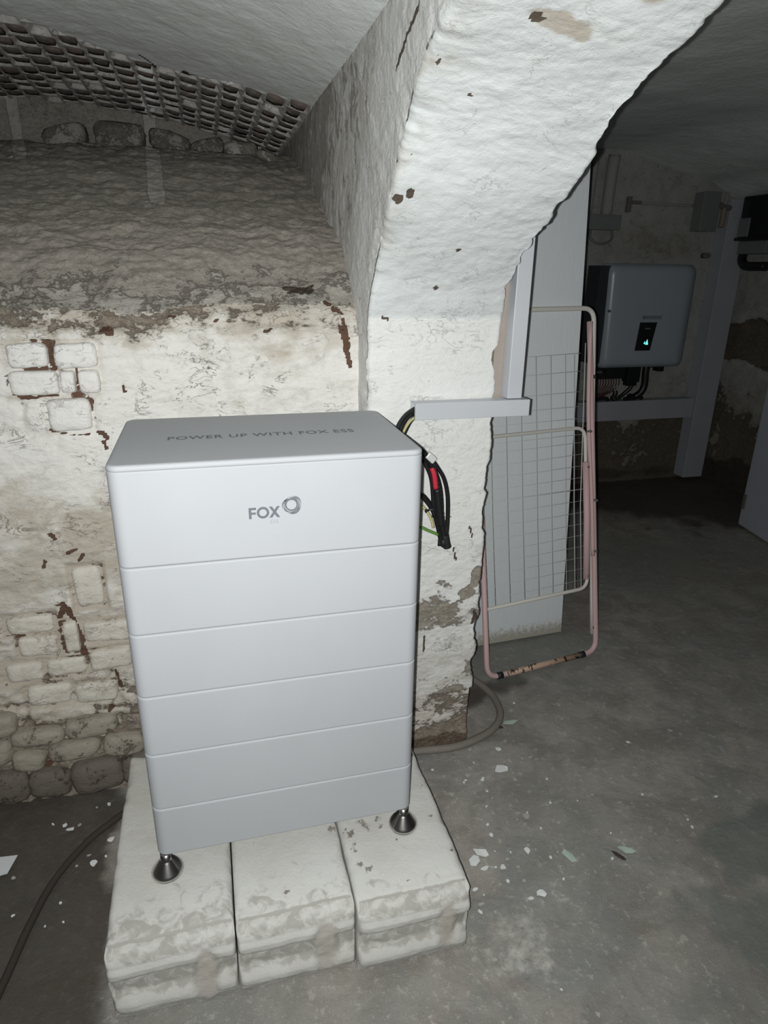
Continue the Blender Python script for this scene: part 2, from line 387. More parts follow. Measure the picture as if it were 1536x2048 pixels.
Gm = 1.0 * (1 - sstep(-.15, .0, X + .05 + nz * .2)) * sstep(-.6, -.2, Y + 3 * 0) + .9 * sstep(2.1, 2.75, Y + .4 * nz) + .8 * blob(X, Y, (3.4, 2.4), (.9, .7), nz)
Bm = .9 * blob(X, Y, (1.55, -.08), (.28, .12), nz) + .7 * blob(X, Y, (1.5, -.38), (.5, .25), nz) + .55 * blob(X, Y, (1.3, .95), (.6, .35), nz) + .5 * blob(X, Y, (2.4, 1.6), (.8, .5), nz)  # dark patches; the one around the board's foot is shade painted in
Gm += .8 * blob(X, Y, (.85, .72), (.5, .1), nz)
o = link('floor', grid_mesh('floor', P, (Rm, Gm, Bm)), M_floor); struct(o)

# back wall with sloping chute above --------------------------------
xs = axis([(-1.47, -.72, .03), (-.72, .60, .0048)])
prof = [(.528, -.02), (.535, .10), (.547, .25), (.552, .6), (.556, 1.0), (.566, 1.28), (.60, 1.335), (.66, 1.400), (.735, 1.472), (.84, 1.535), (.97, 1.583), (1.12, 1.632), (1.31, 1.70), (1.48, 1.765), (1.74, 1.845), (2.10, 1.875), (2.25, 1.89), (2.27, 1.98), (2.28, 2.14)]
pa = np.array(prof); L = np.concatenate([[0], np.cumsum(np.hypot(*np.diff(pa, axis=0).T))])
Lledge = L[10]
ss = axis([(0, Lledge, .0048), (Lledge, L[-1], .0105)])
py = np.interp(ss, L, pa[:, 0]); pz = np.interp(ss, L, pa[:, 1])
ty = np.gradient(py, ss); tz = np.gradient(pz, ss); k = 9; ker = np.ones(k) / k
ty = np.convolve(np.pad(ty, k // 2, 'edge'), ker, 'valid'); tz = np.convolve(np.pad(tz, k // 2, 'edge'), ker, 'valid'); nn = np.hypot(ty, tz); ny, nz_ = -tz / nn, ty / nn
X, S = np.meshgrid(xs, ss, indexing='ij'); YY = np.broadcast_to(py, X.shape); ZZ = np.broadcast_to(pz, X.shape)
Q = np.stack([X, S, np.zeros_like(X)], -1)
low = 1 - sstep(.15, .75, ZZ); up = sstep(1.30, 1.42, ZZ)
n1 = fbm(Q, 5, 4, .55, 11); n2 = fbm(Q * np.array([1, 1.7, 1]), 22, 5, .6, 12); n3 = fbm(Q * np.array([1, 2, 1]), 60, 3, .6, 13)
BRICKS = [(-.262, 1.212, -.176, 1.268), (-.163, 1.209, -.070, 1.267), (-.268, 1.148, -.160, 1.205), (-.157, 1.152, -.124, 1.203), (-.117, 1.150, -.070, 1.204), (-.196, 1.060, -.098, 1.137),
          (-.358, .455, -.262, .512), (-.243, .455, -.207, .545), (-.195, .475, -.06, .535), (-.375, .525, -.262, .575), (-.20, .585, -.13, .70), (-.30, .385, -.20, .435), (-.19, .39, -.08, .45), (-.36, .30, -.25, .36), (-.24, .29, -.13, .35), (-.40, .38, -.31, .435)]
STONES = [(-.340, .050, .115, .095, 1, .1), (-.450, .055, .12, .11, 1, 0), (-.215, .050, .15, .11, 1, -.1), (-.385, .130, .09, .065, 0, .2), (-.265, .145, .14, .060, 0, -.05), (-.13, .140, .12, .07, 0, .05), (-.09, .055, .12, .10, 1, 0), (-.35, .205, .14, .055, 0, .06), (-.21, .215, .14, .06, 0, -.06), (-.47, .17, .10, .08, 0, 0), (-.46, .26, .13, .07, 0, .05)]
# hidden coursing of the masonry telegraphing through the paint
wx = X + .03 * fbm(Q, 6, 2, .5, 21); wz = S + .025 * fbm(Q, 5, 2, .5, 22)
row = np.floor(wz / .083); fz = wz / .083 - row; off = _hash(row.astype(np.int64), row.astype(np.int64) * 0, row.astype(np.int64) * 0, 5); fx_ = wx / .17 + off; colm = np.floor(fx_); fx = fx_ - colm
edge = np.minimum(np.minimum(fz, 1 - fz) * .083, np.minimum(fx, 1 - fx) * .17)
joint = 1 - sstep(.002, .016, edge + .010 * n2 * 2)
bh = _hash(row.astype(np.int64), colm.astype(np.int64), row.astype(np.int64) * 0, 8) - .5
cm = np.clip(.25 + .75 * low + .6 * blob(X, ZZ, (-.2, 1.18), (.28, .2), n1), 0, 1) * sstep(-.1, .12, fbm(Q, 3.2, 2, .5, 30) + .09 + .14 * low)
disp = .018 * n1 + .013 * n2 * (.6 + low + .6 * up) + .004 * n3 + cm * (-.009 * joint + .010 * bh) + .035 * low * fbm(Q, 7, 3, .5, 31)
disp += up * .03 * fbm(Q, 9, 4, .6, 33)
def rectd(b):
    return np.maximum(np.abs(X - (b[0] + b[2]) / 2) - abs(b[2] - b[0]) / 2, np.abs(ZZ - (b[1] + b[3]) / 2) - abs(b[3] - b[1]) / 2)
hold = np.zeros_like(X); gap = np.zeros_like(X)
for b in BRICKS:
    dd = rectd(b); hold = np.maximum(hold, (1 - sstep(.0, .018, dd)) * (YY < .7)); gap = np.maximum(gap, (1 - sstep(.004, .014, np.abs(dd - .002) + .010 * n2)) * (YY < .7))
for b in STONES:
    dd = np.sqrt(((X - b[0]) / b[2] * 2) ** 2 + ((ZZ - b[1]) / b[3] * 2) ** 2); hold = np.maximum(hold, 1 - sstep(.9, 1.5, dd))
disp = disp * (1 - hold * .85) - .007 * hold
P = np.stack([X, YY - 0 + ny * disp, ZZ + nz_ * disp], -1)
crev = np.clip(cm * joint * .55 + sstep(-.02, -.12, n2) * .25, 0, 1)
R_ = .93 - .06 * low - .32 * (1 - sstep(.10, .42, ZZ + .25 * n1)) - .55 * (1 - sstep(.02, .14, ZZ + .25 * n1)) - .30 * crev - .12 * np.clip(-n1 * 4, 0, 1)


ledge = (ZZ + .07 * n1 + .04 * n2) > 1.345
ghost_streak = np.maximum(np.exp(-((X - .183 + .048 * (YY + 1.148)) / .026) ** 4) * sstep(.95, 1.15, YY), np.exp(-((X - .183 + .205 * (YY + 1.148)) / .022) ** 4) * sstep(1.3, 1.6, YY))  # pale lens-ghost streaks painted into the ledge colour along camera sight lines
R_ = np.where(ledge, .55 - .42 * sstep(1.36, 1.47, ZZ + .12 * n1) + 1.0 * ghost_streak, R_ - .52 * sstep(1.24, 1.38, ZZ + .25 * n1))
G_ = .06 + .66 * blob(X, ZZ, (-.20, .80), (.40, .17), n1 * 1.2, .8) + .58 * (1 - sstep(.50, .98, ZZ + .5 * n1)) + .35 * (1 - sstep(.12, .4, ZZ)) + .5 * crev + np.where(ZZ > 1, .25, .6) * gap + .6 * sstep(1.20, 1.36, ZZ + .25 * n1) - .4 * ghost_streak + .25 * blob(X, ZZ, (.35, 1.25), (.3, .2), n1, .8)
B_ = np.zeros_like(X); w = n2 * 2.6 + n3 * 2.4
st = [([(-.171, 1.262), (-.168, 1.207)], .0062), ([(-.235, 1.211), (-.165, 1.208)], .0035), ([(-.262, 1.150), (-.235, 1.141), (-.17, 1.147)], .0042), ([(-.12, 1.206), (-.118, 1.155)], .0022), ([(-.195, 1.062), (-.16, 1.052), (-.11, 1.050)], .003),
      ([(-.047, 1.297), (-.035, 1.288)], .008), ([(-.085, 1.052), (-.07, 1.04)], .006), ([(-.08, 1.03), (-.075, 1.015)], .004), ([(-.02, 1.165), (-.018, 1.15)], .003), ([(-.253, .60), (-.232, .598)], .004), ([(-.232, .598), (-.246, .565), (-.250, .52), (-.246, .475), (-.243, .455)], .0058), ([(-.228, .595), (-.214, .55), (-.203, .49), (-.200, .44)], .0062),
      ([(-.165, .735), (-.178, .72)], .004), ([(-.257, .725), (-.262, .71)], .004), ([(-.36, .52), (-.335, .515)], .004), ([(-.345, .51), (-.34, .46)], .003), ([(-.23, .40), (-.215, .395)], .004), ([(-.165, .655), (-.16, .62)], .0035), ([(-.155, .665), (-.13, .66)], .003), ([(-.235, .80), (-.225, .785)], .005), ([(-.20, .745), (-.18, .75)], .005),
      ([(.49, 1.36), (.53, 1.33), (.54, 1.25)], .005), ([(.40, 1.395), (.46, 1.392)], .008), ([(.1, 1.325), (.13, 1.322)], .006), ([(.2, 1.31), (.215, 1.318)], .004), ([(.52, 1.30), (.545, 1.20)], .005), ([(.33, 1.29), (.35, 1.295)], .004), ([(-.13, .38), (-.12, .32)], .003), ([(-.29, .35), (-.30, .335)], .004), ([(-.15, .27), (-.16, .255)], .004), ([(-.35, .12), (-.30, .14)], .008), ([(-.25, .165), (-.235, .16)], .01), ([(-.33, .12), (-.345, .10)], .009)]
for pts, ww in st: B_ = np.maximum(B_, poly(X, ZZ, pts, ww, w) * (YY < .75))
B_ = np.maximum(B_, .42 * sstep(.15, .22, fbm(Q, 34, 3, .6, 41)) * (.3 + .7 * low))
gn = fbm(Q, 17, 4, .65, 43)
B_ = np.maximum(B_, gap * np.where(ZZ > 1, .62 * sstep(.02, .14, gn), .50 * sstep(.02, .16, gn)) * (ZZ > .25))
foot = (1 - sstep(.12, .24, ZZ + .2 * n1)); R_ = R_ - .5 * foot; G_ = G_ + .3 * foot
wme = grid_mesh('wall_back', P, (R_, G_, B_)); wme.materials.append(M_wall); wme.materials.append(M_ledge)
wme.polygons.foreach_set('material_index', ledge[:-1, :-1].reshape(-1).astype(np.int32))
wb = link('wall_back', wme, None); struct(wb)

# bricks of the back wall that show through the limewash, one by one
def wall_brick(x0, z0, x1, z1, y, m, seed, parent=wb, depth=.07, amp=.05, name='brick', p=4.5, cuts=4, rot=0):
    bm = lump((abs(x1 - x0), depth, abs(z1 - z0)), seed, amp, cuts, p)
    bmesh.ops.transform(bm, matrix=Matrix.Translation(((x0 + x1) / 2, y + depth / 2, (z0 + z1) / 2)) @ Matrix.Rotation(rot, 4, 'Y'), verts=bm.verts)
    return obj(name, bm, m, parent)
for i, b in enumerate(BRICKS):
    m_ = M_lime_brick if i < 6 else M_beige_brick
    yb = .5505 if b[1] > 1 else .5435
    wall_brick(b[0], b[1], b[2], b[3], yb + rng.uniform(-.004, .003), m_, 3 + i, amp=.10, p=6.5, cuts=8, rot=rng.uniform(-.06, .06))
# rubble stones of the wall foot, bottom left
for i, (x, z, sx, sz, dk_, rt) in enumerate(STONES):
    wall_brick(x - sx / 2, z - sz / 2, x + sx / 2, z + sz / 2, .507 if dk_ else .518, M_dark_stone if dk_ else M_dirty_stone, 50 + i, depth=.09, amp=.13, name='stone', p=3.6, cuts=7, rot=rt)
# lumps at the head of the chute
for i, (x, y, z, s) in enumerate([(.37, 1.80, 1.862, .13), (.45, 1.62, 1.825, .07), (-.31, 2.16, 1.93, .17), (-.10, 2.18, 1.945, .20), (.10, 2.17, 1.93, .17), (.25, 2.14, 1.915, .14), (-.20, 2.0, 1.868, .09), (.16, 1.97, 1.865, .08)]):
    bm = lump((s, s * .7, s * .5), 80 + i, .20, 6, 3.6); bmesh.ops.transform(bm, matrix=Matrix.Translation((x, y, z)) @ Matrix.Rotation(.3 * math.sin(i * 2.1), 4, 'Y'), verts=bm.verts)
    obj('stone', bm, M_dark_rubble, wb)

# brick barrel vault over the bay (axis runs away from the camera) ----
def vz(x): return 1.915 + .165 * (1 - ((x + .45) / 1.015) ** 2)
xs = axis([(-1.465, -.6, .05), (-.6, .5651, .0066)]); ys = axis([(-1.9, .6, .04), (.6, 2.3, .0066)])
X, Y = np.meshgrid(xs, ys, indexing='ij'); P = np.stack([X, Y, vz(X)], -1); Q = P.copy(); Q[..., 2] = 0
n1 = fbm(Q, 4, 4, .55, 61); n2 = fbm(Q, 18, 4, .6, 62)
bl = 1.22 + .16 * sstep(-.4, .1, X) - .20 * sstep(.15, .565, X) + .22 * n1   # where the plaster coat ends and bricks begin
coat = 1 - sstep(-.015, .015, Y - bl)
P[..., 2] += .010 * n1 + .006 * n2
ccol = np.round((.530 - X) / .0675); cxx = .530 - .0675 * ccol; yof = (ccol * 37 % 11) / 11 * .108
crow = np.round((Y - 1.06 - yof) / .108); cyy = 1.06 + yof + .108 * crow
pock = (1 - sstep(.020, .029, np.abs(X - cxx) + .02 * n2)) * (1 - sstep(.038, .048, np.abs(Y - cyy) + .02 * n2))
P[..., 2] += (1 - coat) * (.020 * pock - .004)
P[..., 2] += .02 * sstep(.50, .565, X) * 0
vault = link('ceiling_bay', grid_mesh('ceiling_bay', P, (.95 * coat + .34 * (1 - coat) + .5 * np.exp(-((X - .183 + .048 * (Y + 1.148)) / .026) ** 4) * sstep(1.15, 1.3, Y), .22 + .45 * (1 - coat) + .5 * n1, poly(X, Y, [(.05, 1.33), (.10, 1.42)], .006, n2 * 2)), flip=True), M_vault)  # vault mask also carries a painted pale lens-ghost streak
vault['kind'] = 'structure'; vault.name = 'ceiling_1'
bmeshes = []
for k in range(6):
    bm = lump((.056, .094, .05), 100 + k, .09, 1, 6.0)
    me = bpy.data.meshes.new('brick'); bm.to_mesh(me); bm.free(); me.materials.append(M_soot); bmeshes.append(me)
rows = [1.06 + .108 * i for i in range(12)]
for ci in range(17):
    x = .530 - .0675 * ci
    sl = math.atan(-.165 * 2 * (x + .45) / 1.015 ** 2)
    for ri, y in enumerate(rows):
        yy = y - .108 + (ci * 37 % 11) / 11 * .108 + rng.uniform(-.006, .006)
        e = 1.25 + .16 * float(sstep(-.4, .1, np.array(x))) - .20 * float(sstep(.15, .565, np.array(x))) + rng.uniform(-.06, .05)
        if yy < e or yy > 2.25: continue
        if rng.random() < .05: continue
        o = bpy.data.objects.new('brick', bmeshes[rng.randrange(6)]); C.objects.link(o); o.parent = vault; o.scale = (rng.uniform(.9, 1.12), rng.uniform(.82, 1.06), 1)
        o.location = (x + rng.uniform(-.004, .004), yy, vz(x) + .0225 + rng.uniform(-.004, .005)); o.rotation_euler = (rng.uniform(-.07, .07), -sl + rng.uniform(-.06, .06), rng.uniform(-.05, .05))

# pier and arch ------------------------------------------------------
cR = np.array([(.462, .205), (.458, .5), (.455, .9), (.452, 1.29), (.445, 1.335), (.393, 1.409), (.295, 1.496), (.225, 1.549), (.155, 1.593), (.063, 1.659), (-.05, 1.725), (-.15, 1.771), (-.27, 1.825), (-.45, 1.885), (-.75, 1.95), (-1.15, 1.985), (-1.7, 1.985)])
cL = np.array([(.462, .205), (.460, .5), (.458, .9), (.456, 1.29), (.450, 1.335), (.410, 1.416), (.324, 1.508), (.250, 1.578), (.195, 1.650), (.135, 1.713), (.060, 1.764), (-.03, 1.795), (-.16, 1.835), (-.36, 1.885), (-.68, 1.94), (-1.1, 1.985), (-1.7, 1.985)])
def resamp(c, n):
    d = np.concatenate([[0], np.cumsum(np.hypot(*np.diff(c, axis=0).T))]); return d, c
dR = np.concatenate([[0], np.cumsum(np.hypot(*np.diff(cR, axis=0).T))])
t = axis([(0, dR[12], .0048), (dR[12], dR[-1], .02)])
def along(c):
    k_ = np.stack([np.interp(t, dR, c[:, 0]), np.interp(t, dR, c[:, 1])], -1)
    kk = 13; ke = np.ones(kk) / kk
    s_ = np.stack([np.convolve(np.pad(k_[:, i], kk // 2, 'edge'), ke, 'valid') for i in (0, 1)], -1)
    d0 = sstep(dR[4] - .03, dR[4] + .03, t)[:, None]; m_ = np.exp(-((t - dR[4]) / .02) ** 2)[:, None]
    return k_ * m_ + s_ * (1 - m_)
aR, aL = along(cR), along(cL)
# cross-section: left face (deep) -> corner -> front -> corner -> right face
XL, XR = .565, .915
sec = []
for d in axis([(1.85, .9, -.03)]) if False else list(np.arange(1.85, .7, -.022)): sec.append((XL, d))
for d in np.arange(.7, .012, -.0055): sec.append((XL, d))
for a in np.linspace(0, 90, 5): sec.append((XL + .012 - .012 * math.cos(rad(a)), .012 - .012 * math.sin(rad(a))))
for x in np.arange(XL + .016, XR - .012, .0048): sec.append((x, 0))
for a in np.linspace(90, 0, 5): sec.append((XR - .010 + .010 * math.cos(rad(a)), .010 - .010 * math.sin(rad(a))))
for d in (.03, .06, .12, .3, .7, 1.85): sec.append((XR, d))
sec = np.array(sec); ns, nt = len(sec), len(t)
SX = np.broadcast_to(sec[:, 0][:, None], (ns, nt)); SD = np.broadcast_to(sec[:, 1][:, None], (ns, nt)); T = np.broadcast_to(t[None], (ns, nt))
f = np.clip((SX - XL) / (XR - XL), 0, 1)
cy = aL[:, 0][None] * (1 - f) + aR[:, 0][None] * f; cz = aL[:, 1][None] * (1 - f) + aR[:, 1][None] * f
ty = np.gradient(cy, t, axis=1); tz = np.gradient(cz, t, axis=1)
for _ in range(3):
    kk = 9; ker = np.ones(kk) / kk
    ty = np.apply_along_axis(lambda v: np.convolve(np.pad(v, kk // 2, 'edge'), ker, 'valid'), 1, ty); tz = np.apply_along_axis(lambda v: np.convolve(np.pad(v, kk // 2, 'edge'), ker, 'valid'), 1, tz)
l_ = np.hypot(ty, tz); oy, oz = tz / l_, -ty / l_            # into the solid
P = np.stack([SX, cy + oy * SD, cz + oz * SD], -1)
front = (SD <= .0121); left = (SX <= XL + 1e-6) & ~front
Q = np.stack([SX + SD * .8, SD * .5, T], -1)
n1 = fbm(Q, 5, 4, .55, 71); n2 = fbm(Q * np.array([1, 1, 1.6]), 20, 5, .6, 72); n3 = fbm(Q * np.array([1, 1, 2.2]), 55, 4, .6, 73)
above = sstep(1.33, 1.38, cz); rough = .45 + .55 * above; smooth_patch = sstep(1.07, 1.13, cz) * (1 - sstep(1.30, 1.33, cz)) * front
rough = rough * (1 - .75 * smooth_patch); rough = np.where(left, .8 + .5 * sstep(.25, .5, SD), rough)
rough = rough + .5 * (1 - sstep(.55, .85, cz)) * front
dsp = .009 * n1 + .0075 * n2 * rough + .0028 * n3 * rough
# normals: front -> against o, left -> -x, right -> +x
ca = np.where(front, 1, 0) * 1.0
wl = np.clip(1 - (SX - XL) / .012, 0, 1) * front; wr = np.clip(1 - (XR - SX) / .010, 0, 1) * front
P[..., 1] -= oy * dsp * ca; P[..., 2] -= oz * dsp * ca
P[..., 0] += np.where(left, -dsp, 0) - wl * dsp * .6 + wr * dsp * .5
# chipped arrises: eat material back near both corners
chipR = np.clip(fbm(np.stack([T, T * 0, T * 0], -1), 9, 5, .65, 75) * 2.2 + .08, 0, .6) * np.clip(1 - (XR - SX) / .05, 0, 1) * (SD < .2)
P[..., 0] -= chipR * .040 * np.clip(1 - (XR - SX) / .04, 0, 1)
chipL = np.clip(fbm(np.stack([T, T * 0 + 3, T * 0], -1), 7, 5, .65, 76) * 2.0 + .10, 0, .6)
cl = chipL * np.clip(1 - (SX - XL) / .06, 0, 1) * np.clip(1 - SD / .06, 0, 1)
P[..., 1] += oy * cl * .03; P[..., 2] += oz * cl * .03; P[..., 0] += cl * .022
# plaster edge hangs unevenly above the plinth
R_ = .97 - .10 * np.clip(-n1 * 4, 0, 1) + 0 * T
G_ = .06 + .22 * above * 0 + .35 * np.clip(1 - (SX - XL) / .09, 0, 1) * front * (n1 > -.12) + .25 * left
B_ = np.zeros_like(T)
lowj = (1 - sstep(.50, .62, cz + .25 * n1)) * front
R_ = R_ - .24 * lowj * sstep(.40, .50, cz + .1 * n1) * 1.0 - .30 * (1 - sstep(.22, .42, cz)) * front - .30 * (1 - sstep(.55, .95, cz)) * front * sstep(.02, .14, n2)
G_ = G_ + .55 * (1 - sstep(.3, .75, cz)) * front
R_ -= .75 * blob(SX, cz, (.872, .55), (.032, .024), n1 * 3 + n2) * front + .8 * blob(SX, cz, (.80, .515), (.016, .010), n1 * 3) * front
R_ -= .34 * blob(SX, cz, (.76, .47), (.12, .07), n1 * 3 + n2 * 2) * front
B_ = np.maximum(B_, .8 * blob(SX, cz, (.900, .47), (.020, .055), n1 * 4 + n2 * 2) * front)
R_ -= .9 * blob(SX, cz, (.905, .60), (.02, .03), n1 * 3) * front
for pts, ww in [([(.745, .42), (.745, .37)], .003), ([(.82, .70), (.83, .66)], .0025), ([(.865, .76), (.875, .73)], .003), ([(.80, .80), (.84, .76)], .0016), ([(.60, 1.33), (.615, 1.325)], .004)]:
    B_ = np.maximum(B_, poly(SX, cz, pts, ww, n2 * 2) * front)
# rust-brown bare patches high on the soffit, brown pits along the left arris
def onarch(a, c_, r_, amt=1): return amt * blob(SX, cy, c_, r_, n1 * 2.5 + n2 * 2, .5) * front * above
tan = np.maximum(onarch(0, (.745, -.085), (.07, .022)), onarch(0, (.80, -.20), (.10, .05)))
R_ = R_ - .25 * onarch(0, (.815, -.082), (.035, .02)) - .0 * tan
G_ = G_ + 1.2 * tan
for (x, y, rx, ry) in [(.69, -.082, .010, .009), (.70, -.05, .007, .004), (.735, .33, .012, .006), (.585, .19, .012, .010), (.60, .24, .006, .006), (.58, .255, .006, .006), (.585, .05, .006, .015), (.595, .03, .008, .006), (.655, .08, .003, .003), (.67, .41, .005, .004), (.72, .41, .007, .004), (.79, .41, .005, .003), (.62, .40, .004, .003)]:
    B_ = np.maximum(B_, blob(SX, cy, (x, y), (rx * .62, ry * .62), n2 * 6 + n3 * 4) * front * sstep(1.3, 1.34, cz))
# left face: far strip is broken and sooty
far_ = sstep(.16, .34, SD + .25 * n1) * left
R_ = R_ - far_ * .34 - .2 * sstep(.5, .8, SD) * left; G_ = G_ + .45 * far_ + .35 * left * sstep(1.35, 1.7, cz) * 0
B_ = np.maximum(B_, poly(SD, cz, [(.13, 1.70), (.10, 1.76)], .004, n2) * left)
pm_ = grid_mesh('wall_arch', P, (R_, G_, B_), flip=False)
pm_.materials.append(M_arch); pm_.materials.append(M_arch_side); pm_.materials.append(M_jamb)
sl_ = (left[:-1, :-1] & left[1:, 1:]).reshape(-1); jm_ = (front & (cz + .012 * n1 + .02 * n2 * (n2 > 0) < 1.325))[:-1, :-1].reshape(-1); pm_.polygons.foreach_set('material_index', np.where(sl_, 1, np.where(jm_, 2, 0)).astype(np.int32))
pier = link('wall_arch', pm_, None); struct(pier); pier.name = 'trim_1'

# stone plinth under the pier: the older footing shows below the plaster
xs = axis([(.565, .905, .006)]); 
tt = np.linspace(0, 1, 44)
sec2 = [(.566, .75)] + [(.566, y) for y in np.linspace(.7, .49, 8)] + [(x, .474) for x in xs] + [(.912, y) for y in np.linspace(.486, .75, 12)] + [(.912, 1.3)]
sec2 = np.array(sec2); zz = np.linspace(-.02, .235, 46)
SX, Z = np.meshgrid(sec2[:, 0], zz, indexing='ij'); SY = np.broadcast_to(sec2[:, 1][:, None], SX.shape)
P = np.stack([SX, SY, Z], -1); n1 = fbm(P, 9, 4, .6, 91); n2 = fbm(P, 30, 4, .6, 92)
P[..., 1] -= .016 * n1 + .010 * n2 + .012 * (1 - sstep(.0, .12, Z)); P[..., 0] += .012 * n1 * (SX > .9)
o = link('trim_2', grid_mesh('trim_2', P, (.50 - .35 * (1 - sstep(.03, .12, Z)) + 1.2 * n1, .55 + 0 * Z, .5 * (1 - sstep(.02, .07, Z + .1 * n1)))), M_dirty_stone if False else M_wall); struct(o)

# right-hand cellar ---------------------------------------------------
xs = axis([(.915, 2.3, .05), (2.3, 3.78, .018)]); zs = axis([(-.02, 2.25, .018)])
X, Z = np.meshgrid(xs, zs, indexing='ij'); P = np.stack([X, np.full_like(X, 2.9), Z], -1); n1 = fbm(P, 3.5, 4, .55, 101); n2 = fbm(P, 14, 4, .6, 102)
P[..., 1] -= .02 * n1 + .012 * n2
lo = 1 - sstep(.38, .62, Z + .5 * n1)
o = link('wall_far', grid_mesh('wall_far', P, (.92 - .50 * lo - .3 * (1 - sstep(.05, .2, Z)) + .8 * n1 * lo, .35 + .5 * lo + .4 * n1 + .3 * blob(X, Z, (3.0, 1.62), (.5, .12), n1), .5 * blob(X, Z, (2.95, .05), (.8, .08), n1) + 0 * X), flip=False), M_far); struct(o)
ys = axis([(-1.9, 1.6, .06), (1.6, 2.9, .018)]); Y, Z = np.meshgrid(ys, zs, indexing='ij'); P = np.stack([np.full_like(Y, 3.75), Y, Z], -1); n1 = fbm(P, 3.5, 4, .55, 111); n2 = fbm(P, 14, 4, .6, 112)
P[..., 0] -= .025 * n1 + .014 * n2
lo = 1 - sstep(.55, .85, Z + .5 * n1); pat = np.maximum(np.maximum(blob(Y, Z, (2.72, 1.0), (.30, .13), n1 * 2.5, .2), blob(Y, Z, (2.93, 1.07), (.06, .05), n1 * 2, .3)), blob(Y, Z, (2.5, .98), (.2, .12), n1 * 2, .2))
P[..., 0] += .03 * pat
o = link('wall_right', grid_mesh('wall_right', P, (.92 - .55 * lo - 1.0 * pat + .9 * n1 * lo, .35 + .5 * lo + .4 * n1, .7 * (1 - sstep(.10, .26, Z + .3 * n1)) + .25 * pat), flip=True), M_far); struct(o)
xs = axis([(.90, 3.80, .04)]); ys = axis([(-1.9, 2.95, .04)]); X, Y = np.meshgrid(xs, ys, indexing='ij')
zc = 2.15 - .155 * sstep(2.65, 3.55, X) - .10 * sstep(3.4, 3.75, X); P = np.stack([X, Y, zc], -1); n1 = fbm(P, 3, 4, .55, 121); P[..., 2] += .03 * n1
o = link('ceiling_2', grid_mesh('ceiling_2', P, (.95 + 0 * X, .25 + n1, 0 * X), flip=True), M_vault); struct(o)
# return wall that the board leans on, and the left wall of the bay
for nm, a, b, mk in (('wall_return', (.91, 1.235), (1.40, 1.235), 0), ('wall_left', (-1.465, -1.9), (-1.465, 2.3), 1)):
    u = np.linspace(0, 1, 60); z_ = np.linspace(-.02, 2.2, 60); U, Z = np.meshgrid(u, z_, indexing='ij'); X = a[0] + (b[0] - a[0]) * U; Y = a[1] + (b[1] - a[1]) * U
    P = np.stack([X, Y, Z], -1); n1 = fbm(P, 4, 4, .55, 131)
    P[..., 0 if mk else 1] += .02 * n1
    o = link(nm, grid_mesh(nm, P, (.8 + n1, .4 + n1, 0 * n1), flip=bool(mk) is False and False), M_far); struct(o)

